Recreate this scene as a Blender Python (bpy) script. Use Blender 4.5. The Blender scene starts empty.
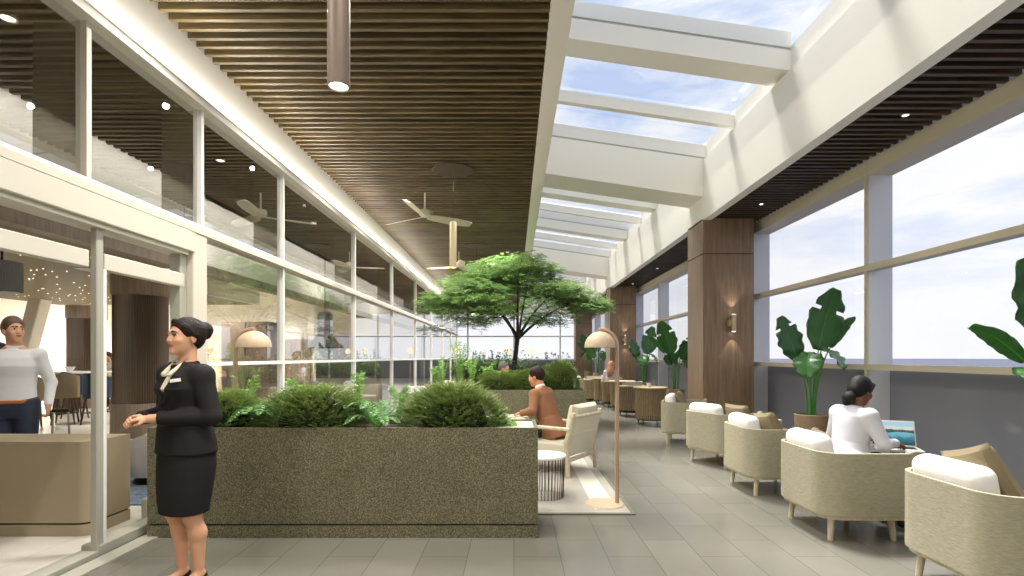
import bpy, bmesh, math, random
import numpy as np
from mathutils import Vector, Matrix
random.seed(7); RNG = np.random.default_rng(7)
PI = math.pi
SC = bpy.context.scene
COL = SC.collection
rad = math.radians

# ---------------------------------------------------------------- mesh building
class MB:
    def __init__(s): s.v, s.f, s.m = [], [], []
    def add(s, vs, fs, m=0, M=None):
        b = len(s.v)
        if M is not None: vs = [tuple(M @ Vector(v)) for v in vs]
        s.v.extend(vs); s.f.extend([tuple(i + b for i in f) for f in fs]); s.m.extend([m] * len(fs)); return s
    def box(s, x0, x1, y0, y1, z0, z1, m=0, M=None):
        vs = [(x0,y0,z0),(x1,y0,z0),(x1,y1,z0),(x0,y1,z0),(x0,y0,z1),(x1,y0,z1),(x1,y1,z1),(x0,y1,z1)]
        return s.add(vs, [(0,3,2,1),(4,5,6,7),(0,1,5,4),(1,2,6,5),(2,3,7,6),(3,0,4,7)], m, M)
    def rbox(s, x0, x1, y0, y1, z0, z1, r=.01, seg=2, m=0, M=None):
        bm = bmesh.new(); bmesh.ops.create_cube(bm, size=1)
        for v in bm.verts: v.co = Vector(((x0+x1)/2 + v.co.x*(x1-x0), (y0+y1)/2 + v.co.y*(y1-y0), (z0+z1)/2 + v.co.z*(z1-z0)))
        r = min(r, .49*min(x1-x0, y1-y0, z1-z0))
        bmesh.ops.bevel(bm, geom=bm.edges[:], offset=r, segments=seg, affect='EDGES', profile=.5)
        bm.verts.index_update()
        s.add([tuple(v.co) for v in bm.verts], [tuple(v.index for v in f.verts) for f in bm.faces], m, M); bm.free(); return s
    def tube(s, pts, rs, n=10, m=0, caps=True, M=None, flat=1.0):
        pts = [Vector(p) for p in pts]
        if not hasattr(rs, '__len__'): rs = [rs]*len(pts)
        vs, fs = [], []
        t0 = (pts[1]-pts[0]).normalized()
        u = t0.orthogonal().normalized()
        for i, p in enumerate(pts):
            t = (pts[min(i+1, len(pts)-1)] - pts[max(i-1, 0)]).normalized()
            u = (u - t*u.dot(t)).normalized(); w = t.cross(u)
            for k in range(n):
                a = 2*PI*k/n; vs.append(tuple(p + u*(math.cos(a)*rs[i]) + w*(math.sin(a)*rs[i]*flat)))
        for i in range(len(pts)-1):
            for k in range(n):
                k2 = (k+1) % n; fs.append((i*n+k, i*n+k2, (i+1)*n+k2, (i+1)*n+k))
        if caps: fs.append(tuple(range(n-1, -1, -1))); fs.append(tuple((len(pts)-1)*n + k for k in range(n)))
        return s.add(vs, fs, m, M)
    def lathe(s, prof, n=32, m=0, M=None, closed=False):
        vs, fs = [], []
        for (r, z) in prof:
            for k in range(n): a = 2*PI*k/n; vs.append((r*math.cos(a), r*math.sin(a), z))
        P = len(prof); R = P if closed else P-1
        for i in range(R):
            j = (i+1) % P
            for k in range(n):
                k2 = (k+1) % n; fs.append((i*n+k, i*n+k2, j*n+k2, j*n+k))
        if not closed:
            if prof[0][0] > 1e-6: fs.append(tuple(range(n-1, -1, -1)))
            if prof[-1][0] > 1e-6: fs.append(tuple((P-1)*n+k for k in range(n)))
        return s.add(vs, fs, m, M)
    def prism(s, poly, z0, z1, m=0, M=None):
        n = len(poly); vs = [(x, y, z0) for x, y in poly] + [(x, y, z1) for x, y in poly]
        fs = [tuple(range(n-1, -1, -1)), tuple(range(n, 2*n))] + [(i, (i+1) % n, n+(i+1) % n, n+i) for i in range(n)]
        return s.add(vs, fs, m, M)
    def wall_strip(s, line, th, z0, z1, m=0, M=None):
        """a bent sheet of thickness th following a plan polyline"""
        L = [Vector(p) for p in line]; out, inn = [], []
        for i, p in enumerate(L):
            t = (L[min(i+1, len(L)-1)] - L[max(i-1, 0)]).normalized(); nn = Vector((t.y, -t.x))
            out.append(p); inn.append(p - nn*th)
        zt = z1 if hasattr(z1, '__len__') else [z1]*len(L)
        n = len(L); vs = []
        for i in range(n): vs += [(out[i].x, out[i].y, z0), (out[i].x, out[i].y, zt[i]), (inn[i].x, inn[i].y, zt[i]), (inn[i].x, inn[i].y, z0)]
        fs = []
        for i in range(n-1):
            for k in range(4): k2 = (k+1) % 4; fs.append((i*4+k, i*4+k2, i*4+4+k2, i*4+4+k))
        fs += [(3,2,1,0), ((n-1)*4, (n-1)*4+1, (n-1)*4+2, (n-1)*4+3)]
        return s.add(vs, fs, m, M)
    def pillow(s, w, h, t, m=0, M=None, n=14, p=3.0, pinch=.06):
        vs, fs = [], []
        def pt(i, j, sg):
            u, v = -1+2*i/n, -1+2*j/n
            th = (max(0, 1-abs(u)**p) * max(0, 1-abs(v)**p))**.42
            x = u*w/2*(1-pinch*(1-v*v)); z = v*h/2*(1-pinch*(1-u*u))
            return (x, sg*th*t/2, z)
        idx = {}
        for sg in (-1, 1):
            for i in range(n+1):
                for j in range(n+1):
                    e = i in (0, n) or j in (0, n)
                    if e and sg == 1: idx[sg,i,j] = idx[-1,i,j]; continue
                    idx[sg,i,j] = len(vs); vs.append(pt(i, j, sg))
        for sg in (-1, 1):
            for i in range(n):
                for j in range(n):
                    q = (idx[sg,i,j], idx[sg,i+1,j], idx[sg,i+1,j+1], idx[sg,i,j+1]); fs.append(q if sg == -1 else q[::-1])
        return s.add(vs, fs, m, M)
    def leaf(s, p, d, up, L, W, m=0, fold=.25):
        side = d.cross(up); 
        if side.length < 1e-6: side = d.orthogonal()
        side.normalize(); nn = side.cross(d).normalized()
        a = p + d*(L*.45) + side*(W/2) + nn*(fold*W); b = p + d*(L*.45) - side*(W/2) + nn*(fold*W)
        k = len(s.v); s.v += [tuple(p), tuple(a), tuple(p+d*L), tuple(b)]; s.f.append((k, k+1, k+2, k+3)); s.m.append(m)

def obj(name, mb, mats, parent=None, loc=(0,0,0), rotz=0, sharp=35, smooth=True):
    me = bpy.data.meshes.new(name)
    me.from_pydata(mb.v, [], mb.f)
    for mt in (mats if isinstance(mats, (list, tuple)) else [mats]): me.materials.append(mt)
    me.polygons.foreach_set('material_index', mb.m)
    if smooth:
        me.polygons.foreach_set('use_smooth', [True]*len(mb.f))
        if sharp: me.set_sharp_from_angle(angle=rad(sharp))
    me.update()
    o = bpy.data.objects.new(name, me); COL.objects.link(o)
    o.location = loc; o.rotation_euler = (0, 0, rotz)
    if parent: o.parent = parent
    return o
def tag(o, label=None, cat=None, group=None, kind=None):
    for k, v in (('label', label), ('category', cat), ('group', group), ('kind', kind)):
        if v: o[k] = v
    return o
def thing(name, label, cat, loc=(0,0,0), rotz=0, group=None, kind=None):
    o = bpy.data.objects.new(name, None); COL.objects.link(o); o.location = loc; o.rotation_euler = (0, 0, rotz)
    o.empty_display_size = .1
    return tag(o, label, cat, group, kind)
def dup(src, loc=None, rotz=None, label=None, scale=None, group=None):
    def rec(o, par):
        c = o.copy(); COL.objects.link(c)
        if par: c.parent = par
        for ch in list(o.children): rec(ch, c)
        return c
    r = rec(src, None)
    if loc is not None: r.location = loc
    if rotz is not None: r.rotation_euler[2] = rotz
    if label: r['label'] = label
    if group: r['group'] = group
    if scale: r.scale = (scale,)*3 if not hasattr(scale, '__len__') else scale
    return r
def T(x=0, y=0, z=0): return Matrix.Translation((x, y, z))
def R(ax, deg): return Matrix.Rotation(rad(deg), 4, ax)
def bez(p0, p1, p2, n=8):
    p0, p1, p2 = Vector(p0), Vector(p1), Vector(p2)
    return [p0*(1-t)**2 + p1*2*t*(1-t) + p2*t*t for t in [i/n for i in range(n+1)]]

# ---------------------------------------------------------------- materials
def lin(c):
    if isinstance(c, str): c = tuple(int(c[i:i+2], 16) for i in (0, 2, 4))
    f = lambda u: u/12.92 if u <= .04045 else ((u+.055)/1.055)**2.4
    return tuple(f(x/255) for x in c) + (1,)
def new_mat(name):
    m = bpy.data.materials.new(name); m.use_nodes = True; nt = m.node_tree
    return m, nt, nt.nodes, nt.links, nt.nodes['Principled BSDF']
def plain(name, c, rough=.5, metal=0, bump=0, bscale=60, var=0, spec=.5, emit=None, es=0):
    m, nt, N, L, b = new_mat(name)
    b.inputs['Base Color'].default_value = lin(c); b.inputs['Roughness'].default_value = rough; b.inputs['Metallic'].default_value = metal
    b.inputs['Specular IOR Level'].default_value = spec
    if emit: b.inputs['Emission Color'].default_value = lin(emit); b.inputs['Emission Strength'].default_value = es
    if bump or var:
        tc = N.new('ShaderNodeTexCoord'); no = N.new('ShaderNodeTexNoise'); no.inputs['Scale'].default_value = bscale; no.inputs['Detail'].default_value = 4
        L.new(tc.outputs['Object'], no.inputs['Vector'])
        if bump:
            bp = N.new('ShaderNodeBump'); bp.inputs['Strength'].default_value = bump; bp.inputs['Distance'].default_value = .01
            L.new(no.outputs['Fac'], bp.inputs['Height']); L.new(bp.outputs['Normal'], b.inputs['Normal'])
        if var:
            hs = N.new('ShaderNodeHueSaturation'); hs.inputs['Color'].default_value = lin(c)
            mr = N.new('ShaderNodeMapRange'); mr.inputs[1].default_value = .3; mr.inputs[2].default_value = .7; mr.inputs[3].default_value = 1-var; mr.inputs[4].default_value = 1+var
            L.new(no.outputs['Fac'], mr.inputs[0]); L.new(mr.outputs[0], hs.inputs['Value']); L.new(hs.outputs[0], b.inputs['Base Color'])
    return m
def ramp(N, stops):
    r = N.new('ShaderNodeValToRGB'); e = r.color_ramp.elements
    while len(e) < len(stops): e.new(.5)
    for el, (p, c) in zip(e, stops): el.position = p; el.color = lin(c)
    return r
def wood(name, dark, light, scale=(1, 1, 1), rough=.45, rnd=0.0, nscale=3.0):
    m, nt, N, L, b = new_mat(name)
    tc = N.new('ShaderNodeTexCoord'); mp = N.new('ShaderNodeMapping'); mp.inputs['Scale'].default_value = scale
    L.new(tc.outputs['Object'], mp.inputs['Vector'])
    no = N.new('ShaderNodeTexNoise'); no.inputs['Scale'].default_value = nscale; no.inputs['Detail'].default_value = 6; no.inputs['Roughness'].default_value = .6; no.inputs['Distortion'].default_value = .3
    L.new(mp.outputs[0], no.inputs['Vector'])
    r = ramp(N, [(.3, dark), (.7, light)]); L.new(no.outputs['Fac'], r.inputs[0])
    out = r.outputs[0]
    if rnd:
        g = N.new('ShaderNodeNewGeometry'); mr = N.new('ShaderNodeMapRange'); mr.inputs[3].default_value = 1-rnd; mr.inputs[4].default_value = 1+rnd
        L.new(g.outputs['Random Per Island'], mr.inputs[0]); hs = N.new('ShaderNodeHueSaturation')
        L.new(mr.outputs[0], hs.inputs['Value']); L.new(out, hs.inputs['Color']); out = hs.outputs[0]
    L.new(out, b.inputs['Base Color']); b.inputs['Roughness'].default_value = rough
    return m
def leafmat(name, c1, c2, c3, rough=.45, trans=.35):
    m, nt, N, L, b = new_mat(name)
    g = N.new('ShaderNodeNewGeometry'); r = ramp(N, [(0, c1), (.55, c2), (1, c3)]); L.new(g.outputs['Random Per Island'], r.inputs[0])
    L.new(r.outputs[0], b.inputs['Base Color']); b.inputs['Roughness'].default_value = rough
    tr = N.new('ShaderNodeBsdfTranslucent'); L.new(r.outputs[0], tr.inputs['Color'])
    mx = N.new('ShaderNodeMixShader'); mx.inputs[0].default_value = trans
    L.new(b.outputs[0], mx.inputs[1]); L.new(tr.outputs[0], mx.inputs[2]); L.new(mx.outputs[0], N['Material Output'].inputs[0])
    return m
def glass(name, f0=.05, tint='ffffff', rough=0, film=None, film_fac=0, pw_=4.0):
    m, nt, N, L, b = new_mat(name); N.remove(b)
    tr = N.new('ShaderNodeBsdfTransparent'); tr.inputs[0].default_value = lin(tint)
    base = tr.outputs[0]
    if film:
        df = N.new('ShaderNodeBsdfDiffuse'); df.inputs[0].default_value = lin(film)
        mf = N.new('ShaderNodeMixShader'); mf.inputs[0].default_value = film_fac; L.new(base, mf.inputs[1]); L.new(df.outputs[0], mf.inputs[2]); base = mf.outputs[0]
    gl = N.new('ShaderNodeBsdfGlossy'); gl.inputs['Roughness'].default_value = rough
    lw = N.new('ShaderNodeLayerWeight'); lw.inputs['Blend'].default_value = .5
    pw = N.new('ShaderNodeMath'); pw.operation = 'POWER'; pw.inputs[1].default_value = pw_; L.new(lw.outputs['Facing'], pw.inputs[0])
    mr = N.new('ShaderNodeMapRange'); mr.inputs[3].default_value = f0; mr.inputs[4].default_value = 1; L.new(pw.outputs[0], mr.inputs[0])
    ge = N.new('ShaderNodeNewGeometry'); su = N.new('ShaderNodeMath'); su.operation = 'SUBTRACT'; su.inputs[0].default_value = 1; L.new(ge.outputs['Backfacing'], su.inputs[1])
    mu = N.new('ShaderNodeMath'); mu.operation = 'MULTIPLY'; L.new(mr.outputs[0], mu.inputs[0]); L.new(su.outputs[0], mu.inputs[1])
    mx = N.new('ShaderNodeMixShader'); L.new(mu.outputs[0], mx.inputs[0]); L.new(base, mx.inputs[1]); L.new(gl.outputs[0], mx.inputs[2])
    L.new(mx.outputs[0], N['Material Output'].inputs[0])
    return m
def weave(name, c1, c2, sx=1, sz=260, sy=1, bump=.5, rough=.85):
    """woven cloth: fine bands broken by noise"""
    m, nt, N, L, b = new_mat(name)
    tc = N.new('ShaderNodeTexCoord'); mp = N.new('ShaderNodeMapping'); mp.inputs['Scale'].default_value = (sx, sy, sz)
    L.new(tc.outputs['Object'], mp.inputs['Vector'])
    no = N.new('ShaderNodeTexNoise'); no.inputs['Scale'].default_value = 1; no.inputs['Detail'].default_value = 3; no.inputs['Roughness'].default_value = .7
    L.new(mp.outputs[0], no.inputs['Vector'])
    r = ramp(N, [(.32, c1), (.68, c2)]); L.new(no.outputs['Fac'], r.inputs[0]); L.new(r.outputs[0], b.inputs['Base Color'])
    bp = N.new('ShaderNodeBump'); bp.inputs['Strength'].default_value = bump; bp.inputs['Distance'].default_value = .004
    L.new(no.outputs['Fac'], bp.inputs['Height']); L.new(bp.outputs['Normal'], b.inputs['Normal']); b.inputs['Roughness'].default_value = rough
    b.inputs['Specular IOR Level'].default_value = .2
    return m
def speckle(name, c1, c2, c3, scale=260, rough=.7):
    m, nt, N, L, b = new_mat(name)
    tc = N.new('ShaderNodeTexCoord')
    vo = N.new('ShaderNodeTexVoronoi'); vo.inputs['Scale'].default_value = scale; L.new(tc.outputs['Object'], vo.inputs['Vector'])
    sp = N.new('ShaderNodeSeparateColor'); L.new(vo.outputs['Color'], sp.inputs[0])
    r = ramp(N, [(0, c1), (.55, c2), (1, c3)]); L.new(sp.outputs[0], r.inputs[0])
    no = N.new('ShaderNodeTexNoise'); no.inputs['Scale'].default_value = 3; L.new(tc.outputs['Object'], no.inputs['Vector'])
    mr = N.new('ShaderNodeMapRange'); mr.inputs[1].default_value = .3; mr.inputs[2].default_value = .7; mr.inputs[3].default_value = .9; mr.inputs[4].default_value = 1.1; L.new(no.outputs['Fac'], mr.inputs[0])
    hs = N.new('ShaderNodeHueSaturation'); L.new(mr.outputs[0], hs.inputs['Value']); L.new(r.outputs[0], hs.inputs['Color']); L.new(hs.outputs[0], b.inputs['Base Color'])
    b.inputs['Roughness'].default_value = rough
    return m
def tiles(name, base, var, joint, w=.345, l=.69, rough=.38, jw=.004, rot=90, spk=.06):
    m, nt, N, L, b = new_mat(name)
    tc = N.new('ShaderNodeTexCoord'); mp = N.new('ShaderNodeMapping'); mp.inputs['Rotation'].default_value = (0, 0, rad(rot)); L.new(tc.outputs['Object'], mp.inputs['Vector'])
    br = N.new('ShaderNodeTexBrick'); br.offset = .5; br.inputs['Color1'].default_value = lin(base); br.inputs['Color2'].default_value = lin(var); br.inputs['Mortar'].default_value = lin(joint)
    br.inputs['Scale'].default_value = 1; br.inputs['Mortar Size'].default_value = jw; br.inputs['Mortar Smooth'].default_value = .3; br.inputs['Brick Width'].default_value = l; br.inputs['Row Height'].default_value = w
    L.new(mp.outputs[0], br.inputs['Vector'])
    no = N.new('ShaderNodeTexNoise'); no.inputs['Scale'].default_value = 120; no.inputs['Detail'].default_value = 3; L.new(tc.outputs['Object'], no.inputs['Vector'])
    n2 = N.new('ShaderNodeTexNoise'); n2.inputs['Scale'].default_value = 1.6; n2.inputs['Detail'].default_value = 4; L.new(tc.outputs['Object'], n2.inputs['Vector'])
    ad = N.new('ShaderNodeMath'); ad.operation = 'ADD'; L.new(no.outputs['Fac'], ad.inputs[0]); L.new(n2.outputs['Fac'], ad.inputs[1])
    mr = N.new('ShaderNodeMapRange'); mr.inputs[1].default_value = .7; mr.inputs[2].default_value = 1.3; mr.inputs[3].default_value = 1-spk; mr.inputs[4].default_value = 1+spk; L.new(ad.outputs[0], mr.inputs[0])
    hs = N.new('ShaderNodeHueSaturation'); L.new(mr.outputs[0], hs.inputs['Value']); L.new(br.outputs['Color'], hs.inputs['Color']); L.new(hs.outputs[0], b.inputs['Base Color'])
    b.inputs['Roughness'].default_value = rough; b.inputs['Specular IOR Level'].default_value = .5
    bp = N.new('ShaderNodeBump'); bp.inputs['Strength'].default_value = .05; bp.inputs['Distance'].default_value = .004; L.new(no.outputs['Fac'], bp.inputs['Height']); L.new(bp.outputs['Normal'], b.inputs['Normal'])
    return m
def emis(name, c, s):
    m, nt, N, L, b = new_mat(name); N.remove(b); e = N.new('ShaderNodeEmission'); e.inputs[0].default_value = lin(c); e.inputs[1].default_value = s
    L.new(e.outputs[0], N['Material Output'].inputs[0]); return m

M = {}
M['white'] = plain('white_plaster', 'efeae0', .6)
M['fascia'] = plain('white_fascia', 'f2eee4', .55)
M['frame'] = plain('cream_frame', 'cfc9b9', .45)
M['frame_white'] = plain('white_frame', 'f2f0ea', .4)
M['frame_grey'] = plain('grey_frame', 'a9a698', .45)
M['rail'] = plain('beige_rail', 'cfc6ae', .45)
M['mullion'] = plain('pale_mullion', 'e4e7ef', .5)
M['steel'] = plain('steel', 'b8b8b4', .3, .8)
M['black'] = plain('black_gap', '15140f', .7)
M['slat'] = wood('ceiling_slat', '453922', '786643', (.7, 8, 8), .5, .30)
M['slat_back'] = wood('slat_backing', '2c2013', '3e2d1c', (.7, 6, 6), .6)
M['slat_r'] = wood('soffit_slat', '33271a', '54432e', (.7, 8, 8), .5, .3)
M['veneer'] = wood('column_veneer', '755f4a', '967d65', (7, 7, .5), .42)
M['granite'] = speckle('planter_granite', '3d3a26', '635e45', '918b6e', 180, .65)
M['floor'] = tiles('floor_tile', '706d64', '77746b', '5e5b54', rough=.2)
M['floor_in'] = tiles('lounge_floor', 'cfc9bc', 'd6d0c4', 'b5b0a4', .6, 1.2, .3)
M['soil'] = plain('soil', '3a2f22', .9, bump=.8, bscale=40)
M['ledge'] = plain('pale_stone', 'e4e3c4', .4)
M['gl_left'] = glass('partition_glass', .27, 'f6f6f4', pw_=2.0)
M['fin'] = glass('fin_glass', .12, 'c9c4b8', film='b5ae9f', film_fac=.40)
M['gl_right'] = glass('window_glass', .02, 'fefeff')
M['gl_low'] = glass('grey_low_glass', .03, '9496a0', film='9c9ea8', film_fac=.72)
M['gl_sky'] = glass('skylight_glass', .03, 'fafcff')
M['shell'] = weave('olive_weave', '938d77', 'b3ad95', 26, 300, 26)
M['ash'] = wood('pale_ash', 'b5a98d', 'd8cdb2', (6, 6, 1.5), .5)
M['cush_w'] = plain('white_cushion', 'f4f2ec', .85, bump=.15, bscale=25, spec=.15)
M['cush_g'] = plain('seat_cushion', 'cfc9b4', .85, spec=.15, bump=.1, bscale=200)
M['cush_b'] = plain('brown_cushion', '877a60', .8, spec=.15, bump=.15, bscale=30)
M['rope'] = weave('rope', '7d6b50', 'b09c7c', 160, 5, 160, .6)
M['rope_top'] = plain('rope_rim', 'a3936f', .7)
M['grey_cush'] = plain('grey_cushion', 'c4beb8', .85, spec=.15)
M['darkmetal'] = plain('dark_metal', '24221f', .4, .6)
M['lamp'] = plain('stone_lamp', 'bfa88b', .55, var=.1, bscale=30)
M['lamp_pole'] = plain('rose_metal', 'b59a82', .4, .3)
M['lamp_in'] = plain('lamp_inside', 'efe6d4', .6)
M['glow'] = emis('lamp_glow', 'fff1d8', 6)
M['glow_soft'] = emis('soft_glow', 'ffd9a0', 1.5)
M['bronze'] = plain('bronze_cylinder', '77675a', .5, .4)
M['brass'] = plain('pale_brass', 'b7a684', .4, .5)
M['fan'] = plain('fan_cream', 'e0d6bf', .5)
M['pot'] = plain('pot_terracotta', '9b8265', .7, var=.08, bscale=20)
M['marble'] = plain('white_top', 'f3f2ee', .3)
M['rug'] = weave('rug_weave', '9c968a', 'b4aea2', 90, 90, 90, .4, .95)
M['rug_edge'] = plain('rug_border', '6d6c5d', .95)
M['rug_pale'] = weave('rug_stripe', 'c4bfb3', 'd3cfc4', 90, 90, 90, .3, .95)
M['rug_blue'] = weave('blue_rug', '4d6078', '8795a6', 14, 14, 14, .3, .95)
M['desk'] = plain('beige_desk', 'a5967a', .5, var=.06, bscale=2)
M['boucle'] = plain('white_boucle', 'e4dcd6', .9, bump=.3, bscale=80)
M['navy'] = plain('navy_cloth', '2d3c54', .85)
M['tan'] = plain('tan_cloth', '9b8b70', .85)
M['walnut'] = wood('walnut', '3d2b1d', '5b4330', (5, 5, 1), .5)
M['panel_brown'] = wood('panel_brown', '7d6b5c', '9a8877', (6, 6, .5), .5)
M['flute'] = plain('fluted_metal', '857668', .30, .6)
M['star_ceiling'] = plain('olive_ceiling', '85785a', .7)
M['felt'] = plain('grey_felt', '77716b', .9)
M['leaf_tree'] = leafmat('tree_leaf', '6d8f4c', '8fae68', 'b3c98a', .5, .45)
M['leaf_tree2'] = leafmat('tree_leaf_deep', '55803f', '779c56', '93b46e', .5, .45)
M['leaf_shrub'] = leafmat('shrub_needle', '4f6e30', '7a9448', 'a8ae66', .55, .35)
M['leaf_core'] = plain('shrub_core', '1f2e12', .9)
M['leaf_fern'] = leafmat('fern_leaf', '4a7d3e', '6b9f55', '94bb76', .5, .4)
M['leaf_pale'] = leafmat('pale_leaf', '6f9f4a', '8fbb63', 'b5d28a', .5, .4)
M['leaf_big'] = leafmat('banana_leaf', '31602a', '3f7434', '50883f', .32, .22)
M['stem'] = plain('green_stem', '4c8a3e', .45)
M['bark'] = plain('bark', '4b4034', .85, bump=.5, bscale=30)
M['flower_w'] = plain('flower_white', 'e9ead8', .7)
M['flower_b'] = plain('flower_blue', '5f6fb0', .7)
M['skin'] = plain('skin_light', 'd9a583', .5, spec=.35)
M['skin_tan'] = plain('skin_tan', 'c98f68', .5, spec=.35)
M['skin_dark'] = plain('skin_dark', '7a4f38', .5, spec=.35)
M['lips'] = plain('lips', 'a8504a', .4)
M['eye'] = plain('eye_white', 'e6e2da', .3)
M['iris'] = plain('iris', '1d130d', .3)
M['hair_dark'] = plain('hair_dark_brown', '1f130e', .55, bump=.5, bscale=110, spec=.25)
M['hair_black'] = plain('hair_black', '15120f', .55, bump=.5, bscale=110, spec=.25)
M['hair_brown'] = plain('hair_brown', '5a4331', .5, bump=.4, bscale=90)
M['hair_red'] = plain('hair_red', 'b8845f', .5, bump=.4, bscale=90)
M['suit_black'] = plain('suit_black', '23201f', .75, spec=.2)
M['blouse'] = plain('cream_blouse', 'e6dcc6', .8)
M['suit_brown'] = plain('suit_brown', '8c6248', .8, spec=.2, bump=.15, bscale=18)
M['shirt_white'] = plain('shirt_white', 'e7e8ec', .8, bump=.2, bscale=14)
M['coat_white'] = plain('coat_white', 'cfced6', .8, bump=.25, bscale=12)
M['trouser_navy'] = plain('trouser_navy', '2b3047', .8)
M['trouser_dark'] = plain('trouser_dark', '26242a', .8)
M['belt'] = plain('tan_belt', 'b06a35', .5)
M['shoe'] = plain('black_shoe', '121010', .3)
M['badge'] = plain('badge_white', 'f2f2f0', .3)
M['white_laptop'] = plain('laptop_shell', 'd7d3c8', .35, .3)
def patterned():
    m, nt, N, L, b = new_mat('spotted_shirt'); tc = N.new('ShaderNodeTexCoord'); vo = N.new('ShaderNodeTexVoronoi'); vo.inputs['Scale'].default_value = 14
    L.new(tc.outputs['Object'], vo.inputs['Vector']); r = ramp(N, [(.3, '3b2f2c'), (.38, 'd8cfc4')]); L.new(vo.outputs['Distance'], r.inputs[0]); L.new(r.outputs[0], b.inputs['Base Color']); return m
M['spotted'] = patterned()
SKY, SUN, COVE, LNG, EXPO, SPT = 0.90, 8, 240, 2.0, 0.25, 250
# ================================================================ the setting
FX = -3.07           # lounge partition plane
CZ = 4.46            # underside of the timber slats
RX = 4.9             # window wall plane
Y0, Y1 = -3.4, 36.0
def struct(name, mb, mats, label, cat, parent=None, **k):
    o = obj(name, mb, mats, parent, **k)
    if parent is None: tag(o, label, cat, None, 'structure')
    return o
struct('floor', MB().box(FX-.1, RX+.35, Y0, Y1, -.12, 0), M['floor'], 'grey stone tile floor of the long corridor', 'floor')
struct('floor', MB().box(-16, FX-.1, Y0, Y1, -.12, 0), M['floor_in'], 'pale polished floor of the lounge behind the glass partition', 'floor')
struct('ground', MB().box(-600, 2500, -1200, 3000, -9, -8), plain('sea_water', '3c4258', .6), 'dark blue grey sea stretching to the horizon outside', 'sea')

# ---- timber slat ceilings
def slats(name, x0, x1, ya, yb, z, pitch, w, d, mat, label):
    mb = MB(); y = ya
    while y < yb: mb.box(x0, x1, y, y+w, z, z+d); y += pitch
    mb.box(x0, x1, ya, yb, z+d, z+d+.05, 1)
    return struct(name, mb, [mat, M['slat_back']], label, 'ceiling', smooth=False)
slats('ceiling', FX+.02, .31, Y0, Y1, CZ, .132, .04, .10, M['slat'], 'brown timber slat ceiling over the corridor beside the skylight')
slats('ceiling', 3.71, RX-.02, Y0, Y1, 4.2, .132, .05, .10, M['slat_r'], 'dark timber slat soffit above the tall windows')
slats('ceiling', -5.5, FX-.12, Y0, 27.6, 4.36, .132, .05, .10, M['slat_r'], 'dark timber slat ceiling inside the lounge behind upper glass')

# ---- fascias and bulkheads
mb = MB().box(FX-.12, FX+.02, Y0, 27.8, 3.94, 4.62).box(FX-.14, FX+.07, Y0, 27.85, 3.90, 3.945).box(FX+.02, FX+.03, Y0, 27.8, 4.01, 4.02, 1)
struct('wall_left', mb, [M['fascia'], M['frame_grey']], 'white fascia band between glass partition and timber ceiling', 'wall')
mb = MB().box(3.7, 3.86, Y0, Y1, 4.16, 5.34).box(3.78, 3.9, Y0, Y1, 5.34, 5.72)
struct('wall_right', mb, M['fascia'], 'tall white fascia between skylight and dark timber soffit', 'wall')
struct('trim_1', MB().box(.31, .505, Y0, Y1, 4.43, 6.25), M['white'], 'white edge beam along the open side of the skylight', 'trim')
struct('roof', MB().box(-16, .31, Y0, Y1, 4.62, 4.8).box(3.86, 5.5, Y0, Y1, 4.36, 4.5), M['white'], 'flat roof slab above the timber ceilings', 'roof')
struct('wall_back', MB().box(-16, 5.3, Y0-.2, Y0, -.1, 6.5), M['white'], 'white wall closing the corridor behind the viewer', 'wall')

# ---- skylight beams and panes
SL = .147
def slope_bar(mb, y0, y1, zb, zt, m=0, x0=.45, x1=3.79):
    f = lambda x, z: z + SL*(3.7-x)
    vs = [(x, y, f(x, z)) for z in (zb, zt) for (x, y) in ((x0,y0),(x1,y0),(x1,y1),(x0,y1))]
    mb.add(vs, [(0,3,2,1),(4,5,6,7),(0,1,5,4),(1,2,6,5),(2,3,7,6),(3,0,4,7)], m); return mb
def beam(y, kind, label):
    mb = MB()
    if kind == 'main':
        slope_bar(mb, y, y+.8, 4.62, 5.36); slope_bar(mb, y+.02, y+.78, 5.36, 5.40, 1); slope_bar(mb, y+.06, y+.74, 5.40, 5.66)
    elif kind == 'deep':
        slope_bar(mb, y, y+.42, 5.40, 5.68); slope_bar(mb, y+.01, y+.41, 5.68, 5.715, 1); slope_bar(mb, y, y+.42, 5.715, 5.93)
    else:
        slope_bar(mb, y, y+.12, 5.45, 5.64)
    return struct('beam', mb, [M['fascia'], M['frame_grey']], label, 'beam', smooth=False)
for i in range(4):
    n = ('nearest the entrance', 'at the second timber column', 'at the third timber column', 'at the far end')[i]
    beam(.02+i*10, 'main', 'deep white roof beam crossing the skylight ' + ('over the first timber column in view' if i == 1 else n))
    if i < 3:
        for j, (dy, k) in enumerate(((3.5,'deep'),(5.2,'bar'),(6.97,'deep'),(8.76,'bar'))):
            beam(.02+i*10+dy, k, ('stout' if k == 'deep' else 'slim') + ' white skylight beam, number %d beyond deep beam %d' % (j+1, i+1))
ys = [Y0, .1, 3.6, 5.3, 7.15, 8.8, 10.3, 13.7, 15.3, 17.1, 18.8, 20.3, 23.7, 25.3, 27.1, 28.8, 30.3, 36]
for i in range(len(ys)-1):
    mb = MB(); slope_bar(mb, ys[i]+.02, ys[i+1]-.02, 5.665, 5.685)
    struct('window_%d' % (30+i), mb, M['gl_sky'], 'clear skylight pane, number %d along the corridor roof' % (i+1), 'skylight', smooth=False)

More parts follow.
